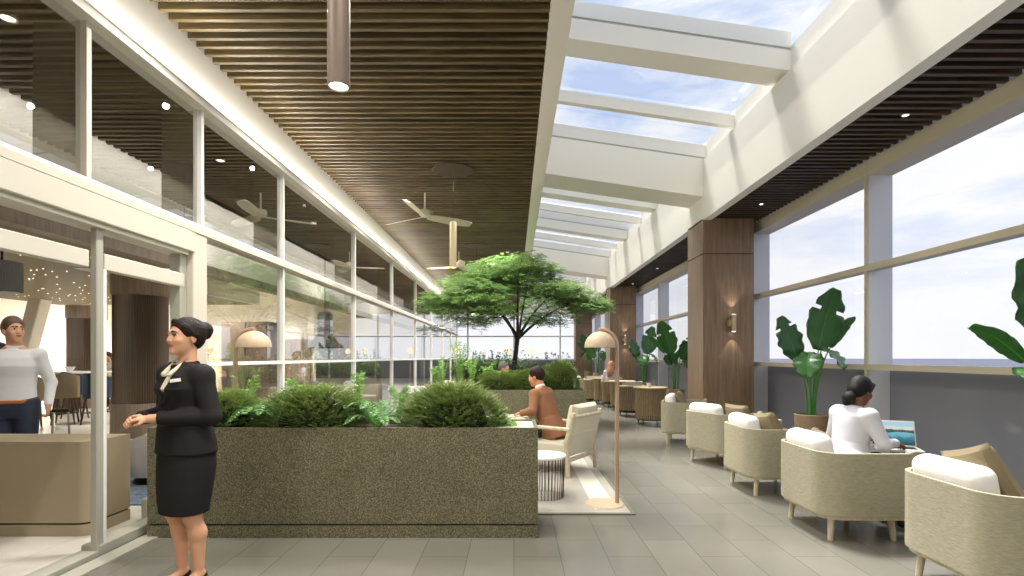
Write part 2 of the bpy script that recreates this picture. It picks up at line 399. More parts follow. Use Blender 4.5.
# ---- timber clad columns
COLY = [10.02, 19.7, 30.8]
for i, y in enumerate(COLY):
    mb = MB().rbox(3.7, 4.7, y, y+.89, 0, 3.495, .006, 1).rbox(3.7, 4.7, y, y+.89, 3.51, 4.2, .006, 1).box(3.71, 4.69, y+.01, y+.88, 3.4, 3.6, 1)
    o = struct('column', mb, [M['veneer'], M['black']], ('first', 'second', 'third')[i] + ' square walnut clad column along the windows', 'column')

# ---- window wall on the sea side
WY = [.3+3.4*i for i in range(-1, 11)]
for i in range(len(WY)-1):
    a, b = WY[i], WY[i+1]
    w = thing('window_%d' % (i+1), 'tall sea side window bay, number %d along the corridor' % (i+1), 'window', (RX, a, 0), kind='structure')
    L = b-a
    obj('mullion', MB().box(0, .33, L-.026, L+.026, .0, 4.2, 0).box(-.025, 0, L-.028, L+.028, 0, 4.2, 1), [M['mullion'], M['rail']], w, smooth=False)
    obj('window_frame', MB().box(-.02, .33, .026, L-.026, 3.99, 4.2).box(-.02, .33, .026, L-.026, 0, .12), M['rail'], w, smooth=False)
    obj('transom', MB().box(-.04, .12, 0, L, 2.665, 2.75), M['rail'], w, smooth=False)
    obj('guard_rail', MB().box(-.05, .1, 0, L, 1.305, 1.38), M['rail'], w, smooth=False)
    obj('pane', MB().box(.29, .31, .03, L-.03, 1.34, 2.71), M['gl_right'], w, smooth=False)
    obj('pane', MB().box(.29, .31, .03, L-.03, 2.71, 4.0), M['gl_right'], w, smooth=False)
    obj('lower_pane', MB().box(.29, .31, .03, L-.03, .12, 1.34), M['gl_low'], w, smooth=False)

# ---- end wall of glass
EX = [-16+3.2*i for i in range(7)] + [4.9]
w = thing('window_20', 'far end wall of glass closing the corridor', 'window', (0, 35.5, 0), kind='structure')
for i in range(len(EX)-1):
    a, b = EX[i], EX[i+1]
    obj('mullion', MB().box(a-.05, a+.05, -.1, .12, 0, 4.6), M['frame_white'], w, smooth=False)
    obj('transom', MB().box(a+.05, b-.05, -.05, .08, 2.86, 2.95), M['frame_white'], w, smooth=False)
    obj('guard_rail', MB().box(a+.05, b-.05, -.05, .08, 1.25, 1.33), M['frame_white'], w, smooth=False)
    obj('pane', MB().box(a+.05, b-.05, 0, .02, 1.33, 4.5), M['gl_right'], w, smooth=False)
    obj('lower_pane', MB().box(a+.05, b-.05, 0, .02, 0, 1.25), M['gl_low'], w, smooth=False)
struct('trim_2', MB().box(-16, 5.2, 35.3, 35.7, 4.46, 6.3), M['white'], 'white bulkhead above the far end glass', 'trim')

# ---- lounge partition
FY = [1.5, 3.70, 5.05, 6.83, 9.92, 13.0, 16.1, 19.2, 22.2, 25.1, 27.8]
FY = [-3.3, -.7] + FY
ORD = 'first second third fourth fifth sixth seventh eighth ninth tenth eleventh twelfth'.split()
for i in range(len(FY)-1):
    a, b = FY[i], FY[i+1]; L = b-a
    w = thing('window_%d' % (60+i), 'glazed bay of the lounge partition, %s from the entrance end' % ORD[i], 'window', (FX, a, 0), kind='structure')
    obj('mullion', MB().box(-.08, -.0, L-.022, L+.022, 2.765 if b < 4.9 else 0, 3.91), M['frame_white'] if b > 4.9 else M['frame'], w, smooth=False)
    obj('glass_fin', MB().box(-.40, -.09, L-.01, L+.01, 2.765, 3.9), M['fin'], w, smooth=False)
    obj('upper_pane', MB().box(-.055, -.04, .03, L-.03, 2.765, 3.905), M['gl_left'], w, smooth=False)
    obj('transom', MB().box(-.14, .05, 0, L, 2.665, 2.725).box(-.14, .02, 0, L, 2.725, 2.765, 1), [M['frame'], M['frame_white']], w, smooth=False)
    if a > 4.9:
        obj('lower_pane', MB().box(-.055, -.04, .03, L-.03, .09, 2.665), M['gl_left'], w, smooth=False)
        obj('mid_rail', MB().box(-.09, 0, .03, L-.03, 1.39, 1.43), M['frame_white'], w, smooth=False)
        obj('sill', MB().box(-.15, .03, 0, L, 0, .09), M['frame_grey'], w, smooth=False)
struct('wall_left_return', MB().box(-16, FX, 27.8, 27.95, 2.7, 4.62), M['white'], 'white bulkhead turning the far corner of the lounge partition', 'wall')
# ---- sliding entrance door
d = thing('door_1', 'cream framed sliding glass entrance door to the lounge', 'door', (FX, 0, 0), kind='structure')
obj('header', MB().rbox(-.14, .05, -3.3, 4.86, 2.47, 2.665, .008, 1).box(-.16, .02, -3.3, 4.8, 2.435, 2.475), M['frame'], d, smooth=False)
obj('jamb', MB().rbox(-.14, .04, 4.84, 5.06, 0, 2.665, .008, 1), M['frame'], d)
obj('jamb', MB().rbox(-.12, -.02, 4.74, 4.84, .1, 2.47, .006, 1), M['frame_grey'], d)
obj('top_rail', MB().rbox(-.1, -.03, -3.3, 3.74, 2.135, 2.26, .006, 1), M['frame'], d)
obj('top_rail', MB().rbox(-.085, -.015, 3.86, 4.80, 2.135, 2.26, .006, 1), M['frame'], d)
obj('door_post', MB().rbox(-.06, -.01, 3.78, 3.845, .02, 2.47, .006, 1), M['frame_grey'], d)
obj('door_stile', MB().rbox(-.05, -.01, 3.845, 3.875, .08, 2.14, .004, 1), M['frame_white'], d)
obj('transom_pane', MB().box(-.075, -.06, -3.2, 3.76, 2.26, 2.44).box(-.06, -.045, 3.9, 4.74, 2.26, 2.44), M['gl_right'], d, smooth=False)
obj('door_pane', MB().box(-.075, -.06, 1.0, 3.76, .1, 2.135), M['gl_right'], d, smooth=False)
obj('door_pane', MB().box(-.075, -.06, -3.2, .9, .1, 2.135), M['gl_right'], d, smooth=False)
obj('floor_track', MB().rbox(-.14, .0, -3.3, 3.79, 0, .05, .006, 1).rbox(-.14, .0, 3.79, 4.84, 0, .085, .008, 1).box(.02, .16, -3.3, 4.84, 0, .012).rbox(-.3, -.12, 4.62, 4.9, .0, .2, .01, 1), M['frame_grey'], d)

# ---- lounge shell seen through the glass
struct('wall_lounge', MB().box(-5.64, -5.5, Y0, 27.6, 3.12, 4.6).box(-5.66, -5.48, Y0, 27.6, 2.95, 3.12, 1), [M['fascia'], M['panel_brown']], 'white bulkhead with brown lower edge inside the lounge', 'wall')
struct('ceiling', MB().box(-13, -5.64, Y0, 8.6, 2.97, 3.05).box(-13, -7.4, 8.6, 14.6, 2.97, 3.05), M['star_ceiling'], 'low olive ceiling dotted with tiny lights inside the lounge', 'ceiling')
struct('ceiling', MB().box(-16, -5.5, 14.6, 27.6, 4.3, 4.4).box(-16, -13, Y0, 14.6, 3.6, 3.7).box(-13, -7.4, 14.6, 14.7, 2.97, 4.35).box(-7.4, -7.3, 8.6, 14.7, 2.97, 4.35).box(-7.3, -5.6, 8.5, 8.6, 3.05, 4.35).box(-7.4, -5.5, 8.6, 14.6, 4.3, 4.4), M['white'], 'high white ceiling deep inside the lounge', 'ceiling')
struct('wall_far_lounge', MB().box(-16, -8.2, 21, 21.2, 0, 4.4), M['white'], 'cream wall at the far side of the lounge', 'wall')
struct('wall_side_lounge', MB().box(-16.2, -16, Y0, Y1, 0, 4.7), M['white'], 'long pale side wall of the lounge', 'wall')
# tiny ceiling lights, one object of uncountable pinpoints
mb = MB()
for i in range(230):
    y = RNG.uniform(3, 14.3); x = RNG.uniform(-12.5, -5.8 if y < 8.5 else -7.5); mb.lathe([(.0, 2.961), (.012, 2.961), (.012, 2.9695), (0, 2.9695)], 5, M=T(x, y, 0))
tag(obj('pinpoint_lights', mb, emis('pinpoint', 'ffeecb', 2.2)), 'scatter of tiny star like lights in the olive lounge ceiling', 'lights', None, 'stuff')
# wall panelling
for i, (x0, x1, z1, mt) in enumerate(((-14.6, -13.2, 2.4, 'panel_brown'), (-13.2, -11.3, 2.4, 'ledge'), (-9.9, -8.3, 2.2, 'panel_brown'))):
    mb = MB()
    k = 8
    for j in range(k): mb.box(x0+(x1-x0)*j/k+.01, x0+(x1-x0)*(j+1)/k-.01, 20.9, 21, 0, z1)
    struct('wall_panel', mb, M[mt] if mt != 'ledge' else plain('cream_panel', 'cdc2a6', .5), ('brown timber panelling on the far lounge wall beside the leaning strut', 'cream slatted panelling on the far lounge wall', 'brown timber panelling on the far lounge wall behind the dome lamp')[i], 'panelling')
for i, (x, y, r) in enumerate(((-6.92, 9.5, .43), (-12.6, 15.1, .46))):
    c = thing('column', ('large fluted round column with brown collar just inside the lounge', 'smaller looking fluted round column deeper in the lounge')[i], 'column', (x, y, 0), kind='structure')
    n = 72; prof = []
    mb = MB(); pts = []
    for k in range(n*2):
        a = PI*k/n; rr = r-.02*(k % 2); pts.append((rr*math.cos(a), rr*math.sin(a)))
    mb.prism(pts, .64, 2.62)
    obj('fluted_shaft', mb, M['flute'], c, smooth=False)
    obj('base', MB().lathe([(r+.02, 0), (r+.03, .02), (r+.03, .62), (r+.02, .64)], 48), M['panel_brown'], c)
    obj('collar', MB().lathe([(r+.02, 2.60), (r+.03, 2.62), (r+.03, (2.97, 4.3)[i])], 48), M['panel_brown'], c)
mb = MB(); a = rad(18)
mb.rbox(-.17, .17, -.17, .17, 0, 4.2, .02, 1, M=T(-13.2, 13.4, 0) @ R('Y', 15))
struct('strut', mb, M['white'], 'white leaning structural strut inside the lounge', 'strut')
# ================================================================ furniture
def seat_chair(label, x, y, rz, group='woven tub armchairs along the windows'):
    t = thing('tub_armchair', label, 'armchair', (x, y, 0), rz, group)
    # local frame: faces +X, back at -X.  depth .68 width .74
    W, D, r = .37, .34, .17
    line = [(D, -W)] + [(-D+r - r*math.sin(a), -W+r - r*math.cos(a)) for a in [PI/2*i/10 for i in range(11)]] 
    line += [(-D+r - r*math.cos(a), W-r + r*math.sin(a)) for a in [PI/2*i/10 for i in range(11)]] + [(D, W)]
    obj('shell', MB().wall_strip(line[::-1], -.03, .215, .715), M['shell'], t)
    poly = [(p[0]*1.02, p[1]*1.02) for p in line]
    obj('base_rim', MB().prism(poly, .185, .222), M['ash'], t, sharp=50)
    for sy in (-1, 1):
        obj('front_post', MB().rbox(D-.03, D+.025, sy*W-.035, sy*W+.035, .19, .735, .018, 3), M['shell'], t)
    obj('seat_cushion', MB().rbox(-D+.05, D-.0, -W+.05, W-.05, .225, .44, .05, 4), M['cush_g'], t)
    obj('back_cushion', MB().rbox(-.085, .085, -.265, .265, -.21, .21, .075, 5, M=T(-D+.135, .065, .625) @ R('Y', -10)), M['cush_w'], t)
    for sx in (-1, 1):
        for sy in (-1, 1):
            obj('leg', MB().tube([(sx*(D-.10), sy*(W-.09), .19), (sx*(D-.085), sy*(W-.075), 0)], [.026, .02], 10), M['ash'], t)
    return t
def scatter(label, x, y, z, rz, tilt, s=.42, roll=0):
    o = obj('scatter_cushion', MB().pillow(s, s, .15, M=R('Y', roll)), M['cush_b'])
    o.rotation_euler = (rad(tilt), 0, rad(rz)); o.location = (x, y, z)
    return tag(o, label, 'cushion', 'brown scatter cushions in the tub armchairs')
CH = [(2.99, 3.165, 0, 'woven tub armchair closest to the camera, white back cushion and brown cushion'),
      (2.81, 4.43, 0, 'woven tub armchair holding the person with a laptop'),
      (2.835, 5.76, 0, 'empty woven tub armchair next behind the laptop reader'),
      (2.91, 7.2, 27, 'woven tub armchair swivelled so its white topped back faces the viewer'),
      (2.96, 8.9, -22, 'woven tub armchair in front of the first timber column')]
for x, y, rz, lb in CH: seat_chair(lb, x, y, rad(rz))
scatter('brown cushion propped in the tub armchair closest to the camera', 2.90, 3.17, .725, 90, -20, .42, 18)
scatter('brown cushion beside the person with a laptop', 2.84, 4.66, .63, 70, -20, .38)
scatter('brown cushion in the empty tub armchair behind the laptop reader', 2.90, 5.80, .66, 96, -22, .42, 8)
scatter('brown cushion in the swivelled tub armchair', 3.10, 7.05, .63, 110, -16, .42)
scatter('brown cushion in the tub armchair before the first timber column', 2.96, 9.02, .68, 66, -24, .44)
far = [(2.35, 17.6), (2.25, 19.2), (2.15, 20.8), (2.05, 22.6)]
for i, (x, y) in enumerate(far):
    seat_chair('distant cream tub armchair, ' + ('nearest', 'second', 'third', 'farthest')[i] + ' in the far row past the rope tables', x, y, rad((25, 20, 15, 10)[i]), 'distant tub armchairs')
for i, (x, y) in enumerate(((-2.05, 11.2), (-2.0, 14.0))):
    seat_chair(('pale tub armchair behind the long planter by the partition', 'pale tub armchair farther along the partition behind the planter')[i], x, y, rad((-40, -150)[i]), 'armchairs by the partition')

# ---- rope tub tables and chairs
def rope_drum(label, x, y, chair, rz=0):
    t = thing('rope_chair' if chair else 'rope_table', label, 'chair' if chair else 'table', (x, y, 0), rz, 'rope tub chairs and tables')
    n = 40; r = .33
    if chair:
        ring = [a for a in [PI*.28 + (2*PI-.56*PI)*i/30 for i in range(31)]]
        mb = MB()
        for a in ring: mb.tube([(r*.86*math.cos(a), r*.86*math.sin(a), .14), (r*math.cos(a), r*math.sin(a), .74)], .017, 5, caps=False)
        obj('rope_wrap', mb, M['rope'], t)
        obj('top_rail', MB().tube([(r*math.cos(a), r*math.sin(a), .75) for a in ring], .022, 8), M['rope_top'], t)
        obj('seat_cushion', MB().lathe([(0, .40), (.27, .40), (.28, .42), (.28, .48), (.25, .5), (0, .51)], 28), M['grey_cush'], t)
        cb = [( (r-.05)*math.cos(a), (r-.05)*math.sin(a)) for a in ring[6:-6]]
        obj('back_cushion', MB().wall_strip(cb, .07, .5, .87), M['grey_cush'], t)
    else:
        mb = MB()
        for i in range(n): a = 2*PI*i/n; mb.tube([(r*.9*math.cos(a), r*.9*math.sin(a), .12), (r*.98*math.cos(a), r*.98*math.sin(a), .78)], .018, 5, caps=False)
        obj('rope_wrap', mb, M['rope'], t)
        obj('table_top', MB().lathe([(0, .78), (r+.03, .78), (r+.04, .79), (r+.04, .81), (r+.03, .82), (0, .82)], 40), M['rope_top'], t)
    obj('base_ring', MB().lathe([(r*.7, .10), (r*.92, .10), (r*.92, .15), (r*.7, .15)], 32, closed=True), M['darkmetal'], t)
    for k in range(4):
        a = PI/4+PI/2*k; obj('leg', MB().tube([(r*.85*math.cos(a), r*.85*math.sin(a), .12), (r*.9*math.cos(a), r*.9*math.sin(a), 0)], [.016, .012], 8), M['darkmetal'], t)
    return t
rope = [(3.02, 11.35, 0, 'rope wrapped drum table nearest the woven armchairs'), (2.95, 12.9, 1, 'rope tub chair with grey back between the two nearest drum tables'),
        (3.02, 14.3, 0, 'second rope wrapped drum table beyond the grey backed chair'), (2.95, 15.3, 1, 'rope tub chair with grey back beside the dome lamp pole'),
        (2.85, 16.3, 0, 'small looking rope drum table beside the red haired person'), (2.6, 16.6, 1, 'farthest rope tub chair with grey back')]
for x, y, c, lb in rope: rope_drum(lb, x, y, c, rad(100) if c else 0)
def cup(x, y, z, label):
    t = thing('cup', label, 'cup', (x, y, z)); obj('bowl', MB().lathe([(0, 0), (.028, 0), (.04, .09), (.036, .09), (.025, .008), (0, .008)], 20), M['marble'], t)
    obj('handle', MB().tube([(.036, 0, .07), (.06, 0, .065), (.062, 0, .035), (.03, 0, .03)], .005, 6), M['marble'], t)
cup(2.95, 11.25, .82, 'white cup on the nearest rope drum table'); cup(2.8, 16.2, .82, 'white cup on the rope table beside the red haired person')

# ---- open framed armchair of the person in brown
t = thing('framed_armchair', 'cream upholstered armchair with pale timber frame under the person in brown', 'armchair', (.60, 6.70, 0), rad(-125))
# local: faces -Y, back at +Y ; right = -X
for s in (-1, 1):
    obj('rear_leg', MB().tube([(s*.37, .33, 0), (s*.37, .30, .42), (s*.36, .40, .80)], [.028, .034, .026], 10), M['ash'], t)
    obj('front_leg', MB().tube([(s*.37, -.36, 0), (s*.37, -.33, .60)], [.026, .03], 10), M['ash'], t)
    obj('armrest', MB().rbox(s*.37-.035, s*.37+.035, -.38, .36, .58, .62, .015, 3), M['ash'], t)
obj('top_rail', MB().tube([(-.40, .385, .745), (-.2, .42, .755), (.2, .42, .755), (.40, .385, .745)], .026, 10), M['ash'], t)
obj('lower_rail', MB().rbox(-.37, .37, .28, .33, .19, .24, .012, 2), M['ash'], t)
obj('back_panel', MB().rbox(-.34, .34, -.022, .022, -.25, .25, .018, 3, M=T(0, .345, .50) @ R('X', -13)), M['cush_g'], t)
obj('panel_strap', MB().rbox(-.345, .345, -.03, .03, -.03, .03, .012, 2, M=T(0, .35, .53) @ R('X', -13)), M['cush_g'], t)
obj('seat', MB().rbox(-.36, .36, -.36, .30, .27, .42, .04, 4), M['cush_g'], t)
obj('back_pillow', MB().pillow(.62, .34, .17, M=T(0, .32, .73) @ R('X', -12), p=5, pinch=.03), M['cush_g'], t)

# ---- wire drum side table
t = thing('side_table', 'round white topped wire drum side table beside the planter end', 'side table', (.33, 5.41, 0))
obj('table_top', MB().lathe([(0, .425), (.205, .425), (.22, .432), (.22, .448), (.21, .455), (0, .455)], 48), M['marble'], t)
mb = MB()
for k in range(34):
    a = 2*PI*k/34; mb.tube([(.19*math.cos(a), .19*math.sin(a), .01), (.205*math.cos(a), .205*math.sin(a), .426)], .004, 6, caps=False)
obj('wire_cage', mb, M['darkmetal'], t)
obj('base_ring', MB().lathe([(.180, 0), (.198, 0), (.198, .012), (.180, .012)], 48, closed=True), M['darkmetal'], t)
# low table the person in brown leans on
t = thing('pedestal_table', 'small round timber table in front of the person in brown', 'side table', (-.12, 6.75, 0))
obj('table_top', MB().lathe([(0, .655), (.31, .655), (.32, .665), (.32, .68), (.31, .69), (0, .69)], 40), M['ash'], t)
obj('pedestal', MB().tube([(0, 0, .02), (0, 0, .655)], .035, 14), M['ash'], t)
obj('foot', MB().lathe([(0, 0), (.2, 0), (.2, .012), (.06, .03), (0, .03)], 32), M['ash'], t)

# ---- rug
t = thing('rug', 'pale woven rug with dark border under the seating behind the planter', 'rug', (0, 0, 0))
obj('field', MB().box(-2.5, 1.10, 4.83, 7.95, .0, .012), M['rug'], t, smooth=False)
obj('stripe', MB().box(.78, 1.00, 4.95, 7.9, .012, .0135), M['rug_pale'], t, smooth=False)
obj('border', MB().box(-2.54, 1.14, 4.79, 4.83, 0, .013).box(-2.54, 1.14, 7.95, 7.99, 0, .013).box(1.10, 1.14, 4.83, 7.95, 0, .013).box(-2.54, -2.5, 4.83, 7.95, 0, .013), M['rug_edge'], t, smooth=False)

# ---- dome floor lamps
def dome_lamp(label, bx, by, rz, z0=0):
    t = thing('floor_lamp', label, 'floor lamp', (bx, by, z0), rz, 'dome floor lamps')
    # local: base centre at origin, pole toward +X, dome over -X
    obj('base', MB().lathe([(0, 0), (.185, 0), (.195, .006), (.195, .016), (.185, .024), (0, .024)], 48), M['lamp'], t)
    pts = [(.125, 0, .02), (.125, 0, .8), (.125, 0, 1.56)] + [(-.045+.17*math.cos(a), 0, 1.585+.17*math.sin(a)) for a in [PI/2*i/10 for i in range(11)]]
    obj('pole', MB().tube(pts, .021, 14), M['lamp_pole'], t)
    n = 14; ro, ri = .155, .147
    prof = [(ro*math.cos(a), ro*1.04*math.sin(a)) for a in [PI/2*i/n for i in range(n)]] + [(0.001, ro*1.04)]
    prof += [(0.001, ri*1.04)] + [(ri*math.cos(a), ri*1.04*math.sin(a)) for a in [PI/2*(n-1-i)/n for i in range(n)]]
    obj('lamp_shade', MB().lathe(prof, 40, M=T(-.045, 0, 1.575), closed=True), M['lamp'], t, sharp=60)
    obj('finial', MB().lathe([(.022, 0), (.022, .03), (0, .035)], 16, M=T(-.045, 0, 1.735)), M['lamp_pole'], t)
    obj('bulb', MB().lathe([(0, -.04), (.03, -.03), (.04, 0), (.03, .03), (.015, .06), (0, .07)], 20, M=T(-.045, 0, 1.62)), M['glow_soft'], t)
    return t
dome_lamp('dome shaded floor lamp standing on the rug corner', .905, 5.12, 0)
dome_lamp('dome shaded floor lamp behind the long planter near the partition', -2.60, 5.02, PI).scale = (1.06, 1.06, 1.0)

# ---- planters
def planter(label, x0, x1, y0, y1, ledge=False):
    t = thing('planter', label, 'planter', ((x0+x1)/2, y0, 0), 0, 'speckled stone planters')
    w, d = (x1-x0)/2, y1-y0; mb = MB(); th = .03
    mb.box(-w, w, 0, th, .115, .9).box(-w, w, d-th, d, .115, .9).box(-w, -w+th, th, d-th, .115, .9).box(w-th, w, th, d-th, .115, .9)
    obj('body', mb, M['granite'], t, smooth=False)
    obj('plinth', MB().box(-w, w, 0, d, 0, .10), M['granite'], t, smooth=False)
    obj('shadow_gap', MB().box(-w+.02, w-.02, .02, d-.02, .10, .12), M['black'], t, smooth=False)
    x2 = w-th
    if ledge:
        obj('ledge', MB().box(w-.36, w-th, th, d-th, .80, .885), M['ledge'], t, smooth=False); x2 = w-.36
    obj('soil', MB().box(-w+th, x2, th, d-th, .75, .86), M['soil'], t, smooth=False)
    return t
planter('long speckled stone planter across the entrance', -3.0, .196, 4.187, 4.78, True)
planter('speckled stone planter behind the person in brown', -1.55, 1.27, 9.0, 9.8)
planter('speckled stone planter holding the small tree', -1.0, 1.3, 11.4, 12.7)
planter('distant speckled stone planter beyond the tree', -1.9, .3, 16.0, 16.8)

# ---- lounge reception desk
t = thing('reception_desk', 'low beige reception desk behind the entrance glass', 'desk', (-3.5, 4.22, 0))
pl = [(-3.4, 0)] + [(-.10+.10*math.sin(a), .10-.10*math.cos(a)) for a in [PI/2*i/8 for i in range(9)]] + [(0, .45), (-3.4, .45)]
obj('body', MB().prism(pl, .11, .78), M['desk'], t, sharp=50)
obj('plinth', MB().prism(pl, 0, .095), M['desk'], t, sharp=50)
obj('shadow_gap', MB().prism([(x*.995-.012, y*.96+.01) for x, y in pl], .095, .11), M['black'], t)

# ---- lounge furniture
def bar_chair(label, x, y, rz, mt):
    t = thing('bar_chair', label, 'bar chair', (x, y, 0), rz, 'bar chairs in the lounge')
    ring = [PI*.25 + (2*PI-.5*PI)*i/20 for i in range(21)]
    obj('backrest', MB().wall_strip([(.25*math.cos(a), .25*math.sin(a)) for a in ring], .04, .58, [1.13-.16*abs(math.cos((a-PI)/2+PI/2))**2 for a in ring]), M[mt], t)
    obj('seat', MB().lathe([(0, .58), (.24, .58), (.25, .6), (.25, .68), (.22, .71), (0, .72)], 24), M[mt], t)
    for k in range(4):
        a = PI/4+PI/2*k; obj('leg', MB().tube([(.19*math.cos(a), .19*math.sin(a), .6), (.28*math.cos(a), .28*math.sin(a), 0)], [.026, .016], 8), M['walnut'], t)
    obj('foot_rest', MB().tube([(.235*math.cos(PI/4+PI/2*k), .235*math.sin(PI/4+PI/2*k), .26) for k in range(5)], .012, 6), M['walnut'], t)
bar_chair('tan bar chair nearest the person with a suitcase', -9.9, 10.6, rad(70), 'tan')
bar_chair('tan bar chair beside the navy one in the lounge', -9.95, 11.35, rad(120), 'tan')
bar_chair('navy bar chair between the tan chairs and the door post', -10.55, 12.3, rad(60), 'navy')
bar_chair('navy bar chair with back to the entrance by the door post', -9.2, 11.3, rad(90), 'navy')
t = thing('bar_table', 'tall bar table with pale top deep in the lounge', 'table', (-10.8, 13.3, 0))
obj('table_top', MB().rbox(-1.0, 1.1, -.4, .4, 1.06, 1.11, .01, 2), M['marble'], t)
for sx in (-.8, .9): obj('pedestal', MB().rbox(sx-.06, sx+.06, -.3, .3, 0, 1.06, .01, 1), M['walnut'], t)
t = thing('cup', 'pale bowl on the tall bar table', 'cup', (-11.45, 13.2, 1.11)); obj('bowl', MB().lathe([(0, 0), (.05, 0), (.12, .12), (.11, .12), (.045, .01), (0, .01)], 24), M['marble'], t)
t = thing('lounge_chair', 'white rounded swivel lounge chair just inside the glass', 'lounge chair', (-4.25, 6.1, 0), rad(200))
ring = [PI*.3 + (2*PI-.6*PI)*i/24 for i in range(25)]
mb = MB(); vs = []; 
for i, a in enumerate(ring):
    h = .72-.2*(abs(i-12)/12)**2
    for (r, z) in ((.27, .10), (.34, .28), (.38, h), (.31, h-.01), (.27, .3)): vs.append((r*math.cos(a), r*math.sin(a), z))
fs = [(i*5+k, i*5+k+1, i*5+5+k+1, i*5+5+k) for i in range(24) for k in range(4)]
obj('shell', mb.add(vs, fs), M['boucle'], t, sharp=60)
obj('seat_cushion', MB().lathe([(0, .1), (.27, .1), (.33, .3), (.33, .4), (.28, .44), (0, .45)], 32), M['boucle'], t)
obj('swivel_base', MB().lathe([(0, 0), (.24, 0), (.24, .03), (.2, .1), (0, .1)], 32), M['darkmetal'], t)
t = thing('side_table', 'small round white table beside the white lounge chair', 'side table', (-4.95, 6.6, 0))
obj('table_top', MB().lathe([(0, .36), (.3, .36), (.31, .37), (.3, .385), (0, .385)], 32), M['marble'], t)
obj('pedestal', MB().tube([(0, 0, 0), (0, 0, .36)], [.12, .04], 16), M['marble'], t)
tag(obj('rug', MB().rbox(-5.6, -3.45, 5.1, 8.2, .001, .014, .004, 1), M['rug_blue']), 'mottled blue rug under the white lounge chair', 'rug')
t = thing('suitcase', 'dark wheeled suitcase with raised steel handle behind the desk', 'suitcase', (-4.62, 5.22, 0), rad(20))
obj('shell', MB().rbox(-.2, .2, -.12, .12, .05, .62, .05, 4), M['darkmetal'], t)
hd = obj('pull_handle', MB().tube([(-.075, 0, .6), (-.06, 0, .93), (.06, 0, .93), (.075, 0, .6)], .010, 8), M['steel'], t)
obj('grip', MB().tube([(-.07, 0, .935), (.07, 0, .935)], .018, 10), M['darkmetal'], hd)
for sx in (-1, 1):
    for sy in (-1, 1): obj('wheel', MB().tube([(sx*.15-.012, sy*.08, .028), (sx*.15+.012, sy*.08, .028)], .028, 14), M['black'], t)
# cabinets seen beyond the dome lamp
t = thing('cabinet', 'tall brown cabinet inside the lounge behind the dome lamp', 'cabinet', (-6.6, 12.6, 0))
obj('body', MB().rbox(-.6, .6, 0, .5, 0, 2.35, .01, 1), M['panel_brown'], t)
for s in (-1, 1):
    dd = obj('door', MB().rbox(min(s*.01, s*.59), max(s*.01, s*.59), -.025, 0, .06, 2.3, .005, 1), M['panel_brown'], t)
    obj('handle', MB().tube([(s*.06, -.04, 1.0), (s*.06, -.04, 1.3)], .01, 8), M['steel'], dd)
for i, (x, y, rz) in enumerate(((-4.6, 10.4, 20), (-5.3, 13.6, 160), (-4.3, 15.6, 90))):
    t = thing('lounge_armchair', 'beige armchair inside the lounge, ' + ('nearest the partition glass', 'in front of the brown cabinet', 'deepest along the partition')[i], 'armchair', (x, y, 0), rad(rz), 'beige lounge armchairs')
    obj('seat', MB().rbox(-.38, .38, -.38, .36, .16, .44, .05, 3), M['grey_cush'], t)
    obj('backrest', MB().rbox(-.38, .38, .22, .40, .3, .86, .06, 4), M['grey_cush'], t)
    for s in (-1, 1): obj('armrest', MB().rbox(s*.38-.06, s*.38+.06, -.38, .38, .16, .60, .04, 3), M['grey_cush'], t)
    for sx in (-1, 1):
        for sy in (-1, 1): obj('leg', MB().tube([(sx*.3, sy*.3, .17), (sx*.32, sy*.32, 0)], [.025, .018], 8), M['walnut'], t)

# ---- hanging things
def pendant(label, x, y, z, r=.056, h=.72):
    t = thing('pendant_light', label, 'pendant light', (x, y, z), 0, 'cylinder pendant lights')
    n = 40
    obj('housing', MB().lathe([(r*.86, .03), (r*.86, 0), (r, 0), (r, h), (r*.9, h+.005), (0, h+.005)], n), M['bronze'], t)
    obj('lens', MB().lathe([(0, .008), (r*.84, .008), (r*.84, .02), (0, .02)], n), M['glow'], t)
    obj('cable', MB().tube([(0, 0, h), (0, 0, CZ-z)], .004, 6), M['darkmetal'], t)
    obj('shadow_disc', MB().lathe([(0, CZ-z-.02), (.32, CZ-z-.02), (.33, CZ-z-.01), (.33, CZ-z)], 40), M['shadow_brown'], t)  # dark disc stands in for the round shadow on the slats
    return t
M['shadow_brown'] = wood('ceiling_shadow_brown', '3b2b1c', '4d3924', (1, 8, 8), .6)
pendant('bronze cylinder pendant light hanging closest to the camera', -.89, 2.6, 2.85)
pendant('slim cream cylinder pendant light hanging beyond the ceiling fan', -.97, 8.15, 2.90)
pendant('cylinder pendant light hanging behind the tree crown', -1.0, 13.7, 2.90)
for o in bpy.data.objects:
    if o.name == 'housing.001': o.data.materials[0] = M['brass']
def fan(label, x, y, rot):
    t = thing('ceiling_fan', label, 'ceiling fan', (x, y, 4.09), rot, 'cream ceiling fans')
    obj('rod', MB().tube([(0, 0, .06), (0, 0, CZ-4.09)], .016, 10), M['fan'], t)
    obj('motor_housing', MB().lathe([(0, -.07), (.06, -.065), (.10, -.03), (.11, .02), (.085, .06), (.03, .08), (0, .085)], 28), M['fan'], t)
    for a in (35, 146, 262):
        mb = MB(); A = R('Z', a)
        sec = [(.06, .05), (.2, .085), (.6, .10), (.86, .085), (.96, .06)]
        vs = []
        for (r_, w) in sec:
            tw = -.35
            for (yy, dz) in ((-w, .005), (w, .005), (w, -.008), (-w, -.008)): vs.append((r_, yy*math.cos(tw), yy*math.sin(tw) - .06 + dz))
        fs = [(3,2,1,0), (16,17,18,19)] + [(i*4+k, i*4+(k+1) % 4, i*4+4+(k+1) % 4, i*4+4+k) for i in range(4) for k in range(4)]
        obj('blade', mb.add(vs, fs, M=A), M['fan'], t)
